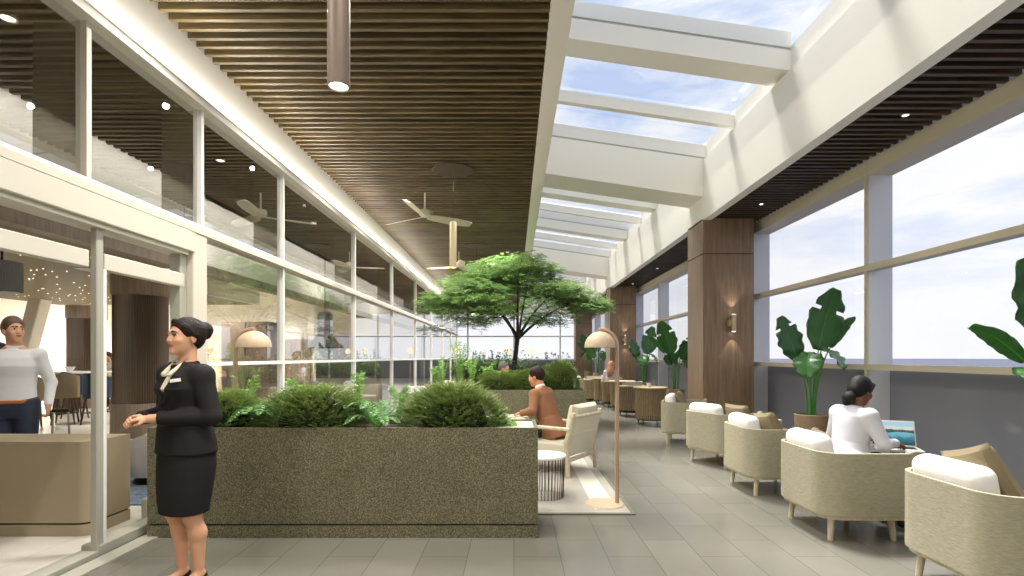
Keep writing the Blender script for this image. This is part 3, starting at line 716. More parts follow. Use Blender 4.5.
fan('cream three blade ceiling fan nearest the viewer', -1.62, 9.3, 0)
fan('cream three blade ceiling fan half hidden by the tree', -1.56, 14.5, rad(20))
t = thing('drum_pendant', 'ribbed grey drum pendant near the lounge entrance', 'pendant light', (-6.5, 6.5, 2.3))
mb = MB(); pts = []
for k in range(96): a = 2*PI*k/96; rr = .20-.008*(k % 2); pts.append((rr*math.cos(a), rr*math.sin(a)))
obj('drum_shade', mb.prism(pts, 0, .39), plain('grey_shade', '8d8f93', .6), t, smooth=False)
obj('rod', MB().tube([(0, 0, .39), (0, 0, .67)], .012, 8), M['darkmetal'], t)
t = thing('hood_pendant', 'grey felt hood shaped pendant hanging in the lounge', 'pendant light', (-4.43, 12.0, 1.69))
obj('hood', MB().lathe([(.0, .30), (.17, .30), (.42, .02), (.42, 0), (.40, 0), (.15, .27), (0, .27)], 40), M['felt'], t)
obj('neck', MB().lathe([(.165, .29), (.165, .80), (.12, .84), (0, .84)], 32), M['felt'], t)
obj('cable', MB().tube([(0, 0, .84), (0, 0, 2.67)], .01, 6), M['darkmetal'], t)
def sconce(label, x, y):
    t = thing('wall_sconce', label, 'wall light', (x, y, 2.14), 0, 'up and down wall sconces')
    obj('body', MB().tube([(0, -.09, -.165), (0, -.09, .165)], .046, 20), M['brass'], t)
    obj('bracket', MB().rbox(-.10, -.02, -.10, 0, -.06, .06, .008, 2), M['brass'], t)
    obj('lens', MB().tube([(0, -.09, .166), (0, -.09, .169)], .036, 20), M['glow'], t)
    obj('lens', MB().tube([(0, -.09, -.169), (0, -.09, -.166)], .036, 20), M['glow'], t)
for i, y in enumerate(COLY): sconce('pale brass up and down sconce on the ' + ('first', 'second', 'third')[i] + ' timber column', 4.26, y-.003)
for i, y in enumerate((2.4, 5.75, 9.1, 12.4, 15.7, 19.0)):
    t = thing('downlight', 'small recessed downlight in the dark soffit, number %d along the windows' % (i+1), 'downlight', (4.4, y+.005, 4.2), 0, 'soffit downlights')
    obj('trim_ring', MB().lathe([(.03, -.006), (.042, -.006), (.042, .02), (.03, .02)], 24, closed=True), M['frame_white'], t)
    obj('lens', MB().lathe([(0, .0), (.03, 0), (.03, .01), (0, .01)], 20), M['glow'], t)
for i, (x, y) in enumerate(((-4.3, 4.35), (-4.3, 7.5), (-4.3, 11))):
    t = thing('downlight', 'small recessed downlight in the lounge slat ceiling, %s from the entrance' % ORD[i], 'downlight', (x, y, 4.36), 0, 'lounge downlights')
    obj('trim_ring', MB().lathe([(.05, -.006), (.065, -.006), (.065, .02), (.05, .02)], 24, closed=True), M['frame_white'], t)
    obj('lens', MB().lathe([(0, .0), (.05, 0), (.05, .01), (0, .01)], 20), M['glow'], t)
for i, (x, y) in enumerate(((-2.2, 19.8), (-.25, 20.5), (.75, 21.5))):
    t = thing('globe_lamp', 'small warm glowing table lamp far beyond the tree, ' + ('by the partition corner', 'above the grey haired person', 'just past the trunk')[i], 'lamp', (x, y, 0), 0, 'warm globe lamps')
    obj('globe', MB().lathe([(0, -.12), (.07, -.10), (.12, 0), (.07, .10), (0, .12)], 20, M=T(0, 0, 1.72)), M['glow_soft'], t)
    obj('stand', MB().tube([(0, 0, .02), (0, 0, 1.61)], .012, 8), M['brass'], t)
    obj('base', MB().lathe([(0, 0), (.14, 0), (.14, .02), (0, .02)], 24), M['brass'], t)
# laptop of the seated reader
t = thing('laptop', 'open pale laptop showing a lake picture on the lap of the seated reader', 'laptop', (3.37, 4.50, .665), rad(-24))
obj('keyboard_base', MB().rbox(-.17, .17, -.12, .12, 0, .016, .006, 2), M['white_laptop'], t)
sc = obj('lid', MB().rbox(-.17, .17, -.006, .006, 0, .235, .005, 2, M=T(0, .12, .014) @ R('X', -20)), M['white_laptop'], t)
def screen_mat():
    m, nt, N, L, b = new_mat('lake_screen'); tc = N.new('ShaderNodeTexCoord'); sx = N.new('ShaderNodeSeparateXYZ'); L.new(tc.outputs['Generated'], sx.inputs[0])
    no = N.new('ShaderNodeTexNoise'); no.inputs['Scale'].default_value = 7; L.new(tc.outputs['Generated'], no.inputs['Vector'])
    a = N.new('ShaderNodeMath'); a.operation = 'MULTIPLY_ADD'; a.inputs[1].default_value = .3; L.new(no.outputs['Fac'], a.inputs[0]); L.new(sx.outputs['Z'], a.inputs[2])
    r = ramp(N, [(.15, '163b46'), (.45, '2f7f92'), (.66, '7fc3cf'), (.70, '2c4a4a'), (.80, '45686e'), (.84, 'e9ddc6'), (1, 'a9d0e4')]); L.new(a.outputs[0], r.inputs[0])
    b.inputs['Base Color'].default_value = (0, 0, 0, 1); L.new(r.outputs[0], b.inputs['Emission Color']); b.inputs['Emission Strength'].default_value = .8; return m
obj('screen', MB().box(-.158, .158, -.0072, -.0062, .012, .222, M=T(0, .12, .014) @ R('X', -20)), screen_mat(), sc, smooth=False)
obj('keyboard', MB().box(-.14, .14, -.04, .09, .016, .0175), M['darkmetal'], t, smooth=False)
# ================================================================ plants
def rdir(): 
    v = RNG.normal(size=3); return Vector(v/np.linalg.norm(v))
# ---- mounded needle shrub
def mound_mesh(seed, N=1500, r=.45, h=.36):
    rg = random.Random(seed); mb = MB(); up = Vector((0, 0, 1))
    lump = [(rg.uniform(0, 2*PI), rg.uniform(.2, 1.2), rg.uniform(-.12, .12)) for _ in range(9)]
    for i in range(N):
        a = rg.uniform(0, 2*PI); e = math.asin(rg.uniform(0, 1)**.8)
        k = rg.uniform(.72, 1.0)**.7 * (1 + sum(w*math.exp(-(((a-la+PI) % (2*PI)-PI)**2 + (e-le)**2)/.12) for la, le, w in lump))
        p = Vector((math.cos(a)*math.cos(e)*r*k, math.sin(a)*math.cos(e)*r*.72*k, math.sin(e)*h*k))
        d = Vector((math.cos(a), math.sin(a)*.9, .25+.7*math.sin(e)*rg.random() + rg.uniform(-.25, .25))).normalized()
        side = d.cross(up).normalized(); Lr = rg.uniform(.06, .11)
        for j in range(7):
            q = p + d*(Lr*j/7); s = 1-.5*j/7
            for sg in (-1, 1):
                dd = (d*.75 + side*sg*.75 + Vector((0, 0, rg.uniform(-.2, .3)))).normalized()
                mb.leaf(q, dd, up, .034*s*rg.uniform(.8, 1.3), .0085, 0, .2)
        mb.leaf(p + d*Lr, d, up, .03, .008, 0)
    # solid dark core that blocks the view through
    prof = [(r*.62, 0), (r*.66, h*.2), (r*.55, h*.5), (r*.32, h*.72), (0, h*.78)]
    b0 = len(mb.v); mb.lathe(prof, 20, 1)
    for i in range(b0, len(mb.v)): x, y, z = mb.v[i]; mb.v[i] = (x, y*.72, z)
    return mb
def shrub(src, label, x, y, z, sc, rz, group='mounded needle shrubs'):
    o = dup(src, (x, y, z), rz, label, sc, group); return o
def mound_thing(seed, label, loc, sc, rz, group='mounded needle shrubs'):
    t = thing('shrub', label, 'shrub', loc, rz, group); t.scale = (sc,)*3 if not hasattr(sc, '__len__') else sc
    obj('foliage', mound_mesh(seed), [M['leaf_shrub'], M['leaf_core']], t, sharp=0)
    mb = MB()
    for k in range(5): a = k*1.3; mb.tube([(0, 0, -.01), (.1*math.cos(a), .07*math.sin(a), .1), (.22*math.cos(a), .16*math.sin(a), .2)], [.012, .009, .005], 6)
    obj('stem', mb, M['bark'], t); return t
PZ = .86
s1 = mound_thing(1, 'rounded needle shrub in the middle of the long planter', (-1.74, 4.46, PZ), (1.04, .8, 1.0), 0)
s2 = mound_thing(2, 'largest rounded needle shrub near the pale ledge of the long planter', (-.52, 4.47, PZ), (.98, .8, 1.06), .5)
s2.rotation_euler[2] = 0
s3 = shrub(s1, 'rounded needle shrub half hidden behind the person in black', -2.56, 4.47, PZ, (.86, .8, .88), PI)
# on the second planter, a dense row
for i, (x, y, s) in enumerate(((-.30, 9.35, 1.0), (.35, 9.35, 1.05), (.88, 9.38, .72), (.02, 9.55, 1.0), (.62, 9.56, .9))):
    shrub((s2, s1)[i % 2], 'dark needle shrub on the planter behind the person in brown, %s along it' % ORD[(1, 3, 5, 2, 4)[i]-1], x, y, PZ, (s, s*.8, (.95, 1.05, 1.45, .95, 1.2)[i]), (0, PI)[i % 2], 'shrubs on the second planter')
for i, (x, y, s) in enumerate(((-.7, 11.9, 1.1), (.6, 11.8, 1.2), (1.05, 12.2, 1.0), (-.1, 12.3, 1.1))):
    shrub((s1, s2)[i % 2], 'needle shrub around the tree trunk, %s in its planter' % ORD[i], x, y, PZ, s, i*.9, 'shrubs round the tree')
for i, (x, y, s) in enumerate(((-1.5, 16.4, 1.1), (-.7, 16.4, 1.2), (0, 16.4, 1.0))):
    shrub((s1, s2)[i % 2], 'needle shrub on the far planter beyond the tree, %s along it' % ORD[i], x, y, PZ, s, i*.9, 'shrubs on the far planter')

# ---- ferns
def frond(mb, p0, az, L, lift, droop, n=17, w=.07, m=0):
    d = Vector((math.cos(az), math.sin(az), 0)); up = Vector((0, 0, 1)); pts = []
    for i in range(n+1):
        t = i/n; pts.append(Vector(p0) + d*(L*t*(1-.12*t)) + up*(lift*math.sin(min(1, t*1.15)*PI*.62) - droop*t*t))
    mb.tube(pts, [.004*(1-.8*i/n) for i in range(n+1)], 4, m, caps=False)
    for i in range(2, n+1):
        t = i/n; tg = (pts[i]-pts[i-1]).normalized(); side = tg.cross(up).normalized(); nn = side.cross(tg)
        ww = w*math.sin(PI*min(1, (t*.92+.06)))**.7
        for sg in (-1, 1): mb.leaf(pts[i], (side*sg + tg*.45 - nn*.12).normalized(), nn, ww, .018, m, .1)
def fern(label, x, y, z, seed, n=16, L=.34, mat='leaf_fern', lift=.22, droop=.1):
    rg = random.Random(seed); t = thing('fern', label, 'fern', (x, y, z), 0, 'ferns in the long planter')
    for i in range(n):
        mb = MB(); frond(mb, (0, 0, 0), 2*PI*i/n + rg.uniform(-.2, .2), L*rg.uniform(.75, 1.1), lift*rg.uniform(.6, 1.3), droop*rg.uniform(.4, 1.4))
        obj('frond', mb, M[mat], t, sharp=0)
fern('dark green arching fern between the first and second rounded shrubs', -2.17, 4.46, PZ, 3, 18, .36)
fern('dark green arching fern between the middle and largest rounded shrubs', -1.18, 4.42, PZ, 4, 18, .38)
fern('small pale fern tuft at the edge of the stone ledge', -.12, 4.52, PZ, 5, 9, .2, 'leaf_pale', .1, .05)
# ---- upright pale fronds
def upright(label, x, y, z, seed, n=7, h=.42, group='pale upright fronds'):
    rg = random.Random(seed); t = thing('leafy_plant', label, 'plant', (x, y, z), rg.uniform(0, 6), group)
    for i in range(n):
        mb = MB(); a = rg.uniform(0, 2*PI); frond(mb, (0, 0, 0), a, h*rg.uniform(.12, .45), h*rg.uniform(.75, 1.15), 0, 14, .06)
        obj('frond', mb, M['leaf_pale'], t, sharp=0)
    return t
for i, (x, y, h) in enumerate(((-2.42, 4.62, .40), (-2.0, 4.64, .36), (-1.42, 4.62, .42), (-1.05, 4.65, .36), (-.86, 4.62, .28))):
    upright('pale upright frond plant rising behind ' + ('the half hidden shrub', 'the first fern', 'the middle shrub', 'the second fern', 'the largest shrub')[i], x, y, PZ, 20+i, 7, h)
for i, (x, y, h) in enumerate(((-1.3, 9.3, .55), (-1.0, 9.5, .8), (-.75, 9.2, .5), (-.5, 9.5, .45), (-1.45, 9.5, .4))):
    upright('pale leafy plant at the partition end of the second planter, ' + ('in front', 'tallest of them', 'next to the dark shrubs', 'among the dark shrubs', 'at its very corner')[i], x, y, PZ, 40+i, 12, h, 'leafy plants on the second planter')
# ---- flowers on the tree planter and far planter
def flowers(label, x, y, z, seed, mt, group):
    rg = random.Random(seed); t = thing('flowering_plant', label, 'flowers', (x, y, z), 0, group)
    ml, mf = MB(), MB()
    for i in range(26):
        p = Vector((rg.gauss(0, .22), rg.gauss(0, .16), 0)); q = p*1.2 + Vector((0, 0, rg.uniform(.3, .72)))
        ml.tube([p*.5, q], [.006, .003], 4)
        for k in range(7): ml.leaf(p*.6 + (q-p*.6)*rg.random(), rdir(), Vector((0, 0, 1)), .10, .035)
        for k in range(9): d = rdir(); d.z = abs(d.z); mf.leaf(q, d, Vector((0, 0, 1)), .05, .035)
    obj('foliage', ml, M['leaf_fern'], t, sharp=0); obj('blossom', mf, M[mt], t, sharp=0)
for i, (x, y, mt) in enumerate(((-1.6, 16.2, 'flower_b'), (-1.1, 16.3, 'flower_w'), (-.4, 16.2, 'flower_b'), (.1, 16.3, 'flower_w'), (-.75, 11.7, 'flower_w'), (-.3, 11.7, 'flower_b'), (.9, 11.7, 'flower_w'))):
    flowers(('blue' if mt == 'flower_b' else 'white') + ' flowering plant ' + ('on the far planter, %s along it' % ORD[i] if i < 4 else 'around the tree, %s along its planter' % ORD[i-4]), x, y, PZ+(.12 if i < 4 else 0), 60+i, mt, 'flowering plants')

# ---- the tree
def tree(label, x, y, z):
    rg = random.Random(11); t = thing('tree', label, 'tree', (x, y, z)); up = Vector((0, 0, 1))
    fork = Vector((.06, 0, 1.12))
    trunk = [Vector((0, 0, -.02)), Vector((-.03, 0, .35)), Vector((.03, 0, .75)), fork]
    tr = obj('trunk', MB().tube(trunk, [.075, .062, .055, .05], 12), M['bark'], t)
    # foliage pads
    pads = []
    for k in range(150):
        a = rg.uniform(0, 2*PI); rr = 1.88*math.sqrt(rg.random()); xr = rr*math.cos(a); yr = rr*math.sin(a)*.85
        top = 3.02-1.30*(rr/2.05)**1.7
        zz = top - abs(rg.gauss(0, .22)) - (.55*rg.random() if rr < 1.3 and rg.random() < .3 else 0)
        pads.append((Vector((xr, yr, zz)), rg.uniform(.20, .36)))
    for k in range(16):
        a = 2*PI*k/16+rg.uniform(-.2, .2); rr = rg.uniform(.75, 1.35); pads.append((Vector((rr*math.cos(a), rr*math.sin(a)*.85, rg.uniform(1.22, 1.7))), rg.uniform(.2, .3)))
    mains = []
    for k in range(7):
        a = 2*PI*k/7+.3; r1 = rg.uniform(.75, 1.25); tip = Vector((r1*math.cos(a), r1*math.sin(a)*.85, 2.15+rg.uniform(-.35, .35)))
        mid = fork + (tip-fork)*.5 + Vector((0, 0, .12)); st = fork - Vector((0, 0, rg.uniform(0, .28)))
        pts = bez(st, mid, tip, 10); mains.append(pts)
        br = obj('branch', MB().tube(pts, [.038*(1-.7*i/10) for i in range(11)], 8), M['bark'], t)
    tw = MB(); m1, m2 = MB(), MB()
    for p, pr in pads:
        best = min(((q-p).length + .4*max(0, q.z-p.z), i, j) for i, pts in enumerate(mains) for j, q in enumerate(pts[3:]))
        q = mains[best[1]][best[2]+3]; tw.tube(bez(q, (q+p)/2+Vector((0, 0, .08)), p, 5), [.013, .012, .010, .008, .006, .004], 5, caps=False)
        mb = m1 if (p.x < .35 or rg.random() < .3) else m2
        mb = m1 if rg.random() < .6 else m2
        for i in range(int(80*(pr/.3)**2)):
            b = rg.uniform(0, 2*PI); r_ = pr*math.sqrt(rg.random())
            c = p + Vector((math.cos(b)*r_*1.25, math.sin(b)*r_*1.25, rg.gauss(0, .045) - .25*r_*r_))
            d = Vector((math.cos(b)+rg.gauss(0, .5), math.sin(b)+rg.gauss(0, .5), rg.uniform(-.45, .15))).normalized(); s = d.cross(up).normalized()
            for j in range(4):
                qq = c + d*(.028*j)
                for sg in (-1, 1): mb.leaf(qq, (s*sg + d*.7 + up*rg.uniform(-.3, .2)).normalized(), up, .062, .022)
            mb.leaf(c+d*.11, d, up, .065, .022)
    obj('twigs', tw, M['bark'], t)['kind'] = 'stuff'
    cr = obj('crown', m1, M['leaf_tree'], t, sharp=0); obj('inner_foliage', m2, M['leaf_tree2'], t, sharp=0)
tree('small broad crowned tree growing in the planter under the skylight', .02, 12.0, .86)

# ---- big leaved potted plants
def big_leaf(base, az, h, lean, L, W, tilt, roll=0, split=None, seed=0):
    """petiole and blade of one paddle leaf; returns two meshes"""
    rg = random.Random(seed)
    d = Vector((math.cos(az), math.sin(az), 0)); up = Vector((0, 0, 1))
    top = Vector(base) + d*lean + up*h
    pts = bez(base, Vector(base)+up*h*.6, top, 8)
    stem = MB().tube(pts, [.017-.009*i/8 for i in range(9)], 8)
    f = (pts[-1]-pts[-2]).normalized()
    n = 18; mb = MB(); ax = []; p = top.copy(); dirn = f.copy() if tilt < 2 else (d*.8 + up*(2.6-tilt)).normalized(); tilt = tilt if tilt < 2 else 1.0; side = d.cross(up).normalized()
    side = (Matrix.Rotation(roll, 3, f) @ side)
    for i in range(n+1):
        ax.append((p.copy(), dirn.copy())); q = Matrix.Rotation(-tilt/n*(.4+1.2*i/n), 3, d.cross(up).normalized()); dirn = (q @ dirn).normalized(); p = p + dirn*(L/n)
    nw = 6; vs = []
    for i, (p, t) in enumerate(ax):
        u = i/n; w = W/2*(math.sin(PI*min(1, u*.93+.035))**.62)*(1.08-.25*u)
        s = (side - t*side.dot(t)).normalized(); nn = s.cross(t)
        for j in range(-nw, nw+1):
            v = j/nw; wob = .018*math.sin(u*23+seed+v*2)*abs(v)**2
            vs.append(tuple(p + s*(w*v*(1+.05*math.sin(u*31+seed*3)*abs(v))) + nn*(.30*w*abs(v)**1.3 - .25*w*v*v + wob)))
    K = 2*nw+1; fs = []
    torn = set(split or ())
    for i in range(n):
        for j in range(K-1):
            if i in torn and (j < nw-3 or (i % 2 and j > nw+2)): continue
            fs.append((i*K+j, i*K+j+1, (i+1)*K+j+1, (i+1)*K+j))
    mb.add(vs, fs)
    mb.tube([q for q, _ in ax], [.010*(1-.8*i/n) for i in range(n+1)], 6, 1, caps=False)
    return stem, mb
def strelitzia(label, x, y, rz, leaves, group='big leaved potted plants', sc=1):
    t = thing('potted_plant', label, 'potted plant', (x, y, 0), rad(rz), group)
    pt = obj('pot', MB().lathe([(0, 0), (.17, 0), (.18, .01), (.225, .60), (.23, .645), (.205, .65), (.20, .60), (.0, .60)], 40), M['pot'], t)
    obj('soil', MB().lathe([(0, .605), (.195, .605), (.19, .62), (0, .63)], 24), M['soil'], t)
    for i, a in enumerate(leaves):
        st, bl = big_leaf(*a[:7], roll=a[7], split=a[8], seed=i+1)
        s = obj('stem', st, M['stem'], t)
        l = obj('leaf', bl, [M['leaf_big'], M['stem']], t, sharp=0)
        sd = l.modifiers.new('thickness', 'SOLIDIFY'); sd.thickness = .004
    return t
# leaf: base, azimuth, stem height, lean, blade length, blade width, bend, roll, torn rows
LV = [((.03, .02, .60), rad(8), .98, .09, .95, .54, .28, rad(80), (11,)),
      ((-.05, .02, .60), rad(180), .84, .14, .68, .46, .12, rad(-74), (13,)),
      ((.02, -.04, .60), rad(-55), 1.02, .10, .46, .46, 3.0, rad(8), None),
      ((.06, .03, .60), rad(4), 1.02, .24, .60, .17, .55, rad(70), None),
      ((-.04, -.03, .60), rad(236), .95, .10, .50, .40, 3.0, rad(-8), None),
      ((.03, .05, .60), rad(120), .70, .12, .60, .40, .8, rad(50), None)]
p0 = strelitzia('tall potted plant with paddle leaves beyond the laptop reader', 4.33, 7.45, 0, LV)
def more(label, x, y, rz, sc): return dup(p0, (x, y, 0), rad(rz), label, sc)
LV2 = [((-.05, 0, .60), rad(180), .84, .36, .52, .15, .55, rad(60), None),
       ((.02, .03, .60), rad(185), .92, .14, .80, .42, .15, rad(80), (10,)),
       ((-.03, -.04, .60), rad(205), .68, .20, .55, .44, 2.2, rad(-10), None),
       ((.06, .02, .60), rad(10), .9, .15, .9, .44, .5, rad(-70), None),
       ((.0, -.06, .60), rad(250), .5, .15, .5, .36, 1.4, rad(10), None)]
strelitzia('potted plant with paddle leaves by the window beside the closest tub armchair', 4.42, 4.02, 0, LV2)
more('potted plant with paddle leaves nearer side of the pair behind the drum tables', 4.3, 13.6, 150, (1, 1, .98))
more('potted plant with paddle leaves farther side of the pair behind the drum tables', 4.25, 16.8, 20, (1.05, 1.05, 1.0))
more('potted plant with paddle leaves behind the dome lamp between the far columns', 4.1, 25.0, 60, 1.1)
more('farthest potted plant with paddle leaves between the far columns', 4.1, 28.2, 200, 1.1)
# ================================================================ people
class SDF:
    def __init__(s): s.p = []
    def cap(s, a, b, ra, rb, m=0, k=.02, op='u', flat=False): s.p.append(('c', np.array(a, float), np.array(b, float), ra, rb, m, k, op, flat)); return s
    def ell(s, c, r, m=0, k=.02, op='u', Rm=None): s.p.append(('e', np.array(c, float), np.array(r, float), None if Rm is None else np.array(Rm, float), 0, m, k, op, False)); return s
    def loft(s, o, Rm, prof, infl=0, z0=-9, z1=9, m=0, k=.02, op='u'): s.p.append(('l', np.array(o, float), np.array(Rm, float), np.array(prof, float), (infl, z0, z1), m, k, op, False)); return s
    def bounds(s, p):
        if p[0] == 'c': r = max(p[3], p[4]); return np.minimum(p[1], p[2])-r, np.maximum(p[1], p[2])+r
        if p[0] == 'e': r = p[2].max(); return p[1]-r, p[1]+r
        pr = p[3]; infl, z0, z1 = p[4]; r = max(pr[:, 2].max(), (pr[:, 3]+abs(pr[:, 1])).max())+infl
        za, zb = max(pr[0, 0]-infl, z0), min(pr[-1, 0]+infl, z1)
        e = [p[1] + p[2] @ np.array([x, y, z]) for x in (-r, r) for y in (-r, r) for z in (za, zb)]
        return np.min(e, 0), np.max(e, 0)
    def ev(s, p, X, Y, Z):
        if p[0] == 'c':
            a, b = p[1], p[2]; ab = b-a; L2 = max(ab @ ab, 1e-9)
            px, py, pz = X-a[0], Y-a[1], Z-a[2]; t = (px*ab[0]+py*ab[1]+pz*ab[2])/L2; tc = np.clip(t, 0, 1)
            d = np.sqrt((px-tc*ab[0])**2+(py-tc*ab[1])**2+(pz-tc*ab[2])**2) - (p[3]+(p[4]-p[3])*tc)
            if p[8]: d = np.maximum(d, (t-1)*math.sqrt(L2))
            return d
        if p[0] == 'e':
            px, py, pz = X-p[1][0], Y-p[1][1], Z-p[1][2]
            if p[3] is not None:
                Q = p[3].T; px, py, pz = [Q[i,0]*px+Q[i,1]*py+Q[i,2]*pz for i in range(3)]
            r = p[2]; k0 = np.sqrt((px/r[0])**2+(py/r[1])**2+(pz/r[2])**2); k1 = np.sqrt((px/r[0]**2)**2+(py/r[1]**2)**2+(pz/r[2]**2)**2)
            return k0*(k0-1)/np.maximum(k1, 1e-6)
        Q = p[2].T; px, py, pz = X-p[1][0], Y-p[1][1], Z-p[1][2]
        px, py, pz = [Q[i,0]*px+Q[i,1]*py+Q[i,2]*pz for i in range(3)]
        pr = p[3]; infl, z0, z1 = p[4]
        cy, rx, ry = [np.interp(pz, pr[:, 0], pr[:, i]) for i in (1, 2, 3)]
        rx, ry = rx+infl, ry+infl; e = 2.3
        q = ((np.abs(px)/rx)**e+(np.abs(py-cy)/ry)**e)**(1/e)
        d = (q-1)*np.minimum(rx, ry)
        return np.maximum(d, np.maximum(pz-min(z1, pr[-1, 0]+infl), max(z0, pr[0, 0]-infl)-pz))
    def mesh(s, res):
        B = [s.bounds(p) for p in s.p if p[7] == 'u']
        lo = np.min([b[0] for b in B], 0)-3*res; hi = np.max([b[1] for b in B], 0)+3*res
        n = np.ceil((hi-lo)/res).astype(int)+1
        D = np.full(n, 1e3, np.float32); I = np.zeros(n, np.int8); Dm = np.full(n, 1e3, np.float32)
        for p in s.p:
            b0, b1 = s.bounds(p); mg = p[6]*1.5+3*res
            i0 = np.clip(np.floor((b0-mg-lo)/res).astype(int), 0, n-1); i1 = np.clip(np.ceil((b1+mg-lo)/res).astype(int)+1, 1, n)
            sl = tuple(slice(i0[k], i1[k]) for k in range(3))
            X, Y, Z = np.meshgrid(*[lo[k]+res*np.arange(i0[k], i1[k]) for k in range(3)], indexing='ij', sparse=True)
            d = s.ev(p, X, Y, Z).astype(np.float32); c = D[sl]; k = p[6]
            if p[7] == 'u':
                h = np.clip(.5+.5*(c-d)/k, 0, 1); far = c > 100
                D[sl] = np.where(far, d, c+(d-c)*h-k*h*(1-h)); w = d < Dm[sl]-.0004
                I[sl] = np.where(w, p[5], I[sl]); Dm[sl] = np.where(w, d, Dm[sl])
            elif p[7] == 's':
                d = -d; h = np.clip(.5-.5*(c-d)/k, 0, 1); D[sl] = np.where(c > 100, c, c+(d-c)*h+k*h*(1-h))
            elif p[7] == 'm':      # paint only
                I[sl] = np.where(d < 0, p[5], I[sl])
        D[D > 100] = 1
        S = D < 0; g = np.array(S.shape)-1
        cn = np.zeros(g, np.int8); off = [(i, j, k) for i in (0, 1) for j in (0, 1) for k in (0, 1)]
        sub = lambda A, o: A[o[0]:o[0]+g[0], o[1]:o[1]+g[1], o[2]:o[2]+g[2]]
        for o in off: cn += sub(S, o)
        msk = (cn > 0) & (cn < 8); ci = np.argwhere(msk); idx = np.full(g, -1, np.int64); idx[msk] = np.arange(len(ci))
        acc = np.zeros((len(ci), 3)); ct = np.zeros(len(ci))
        for a in off:
            for ax in range(3):
                if a[ax]: continue
                b = list(a); b[ax] = 1
                va = D[tuple((ci+a).T)]; vb = D[tuple((ci+b).T)]; x = (va < 0) != (vb < 0)
                t = np.where(x, va/np.where(x, va-vb, 1), 0); q = np.repeat(np.array(a, float)[None], len(ci), 0); q[:, ax] = t
                acc += q*x[:, None]; ct += x
        V = lo + res*(ci + acc/ct[:, None]); mv = I[tuple(ci.T)]
        F = []
        for ax in range(3):
            u, w = [(1, 2), (2, 0), (0, 1)][ax]
            s0 = [slice(1, -1)]*3; s0[ax] = slice(0, -1); s1 = list(s0); s1[ax] = slice(1, None)
            A, Bq = S[tuple(s0)], S[tuple(s1)]; e = np.argwhere(A != Bq)
            if not len(e): continue
            inside = A[tuple(e.T)]; o = np.array([1, 1, 1]); o[ax] = 0; e = e+o
            eu = np.zeros(3, int); eu[u] = 1; ew = np.zeros(3, int); ew[w] = 1
            q = np.stack([idx[tuple((e-eu-ew).T)], idx[tuple((e-ew).T)], idx[tuple(e.T)], idx[tuple((e-eu).T)]], 1)
            q[~inside] = q[~inside][:, ::-1]; F.append(q)
        F = np.concatenate(F); F = F[(F >= 0).all(1)]
        mb = MB(); mb.v = V.tolist(); mb.f = F.tolist(); mb.m = np.max(mv[F], 1).tolist() if len(F) else []
        return mb
def rot(yaw=0, pitch=0, roll=0):
    """yaw turns to the figure's left (+), pitch leans forward (+), roll tilts to its left"""
    return np.array((Matrix.Rotation(rad(yaw), 3, 'Z') @ Matrix.Rotation(rad(pitch), 3, 'X') @ Matrix.Rotation(rad(roll), 3, 'Y')))
TF = [(-.14,.015,.150,.100),(-.05,.015,.178,.118),(.04,.01,.170,.113),(.12,0,.150,.098),(.20,0,.126,.086),(.28,-.005,.135,.096),(.36,-.02,.147,.116),(.42,-.005,.150,.098),(.47,.005,.125,.074),(.51,.01,.065,.058)]
TM = [(-.14,.015,.155,.110),(-.05,.01,.172,.118),(.05,0,.165,.110),(.15,0,.160,.106),(.25,0,.168,.110),(.36,-.01,.185,.118),(.44,0,.188,.108),(.50,.005,.150,.080),(.55,.01,.075,.064)]
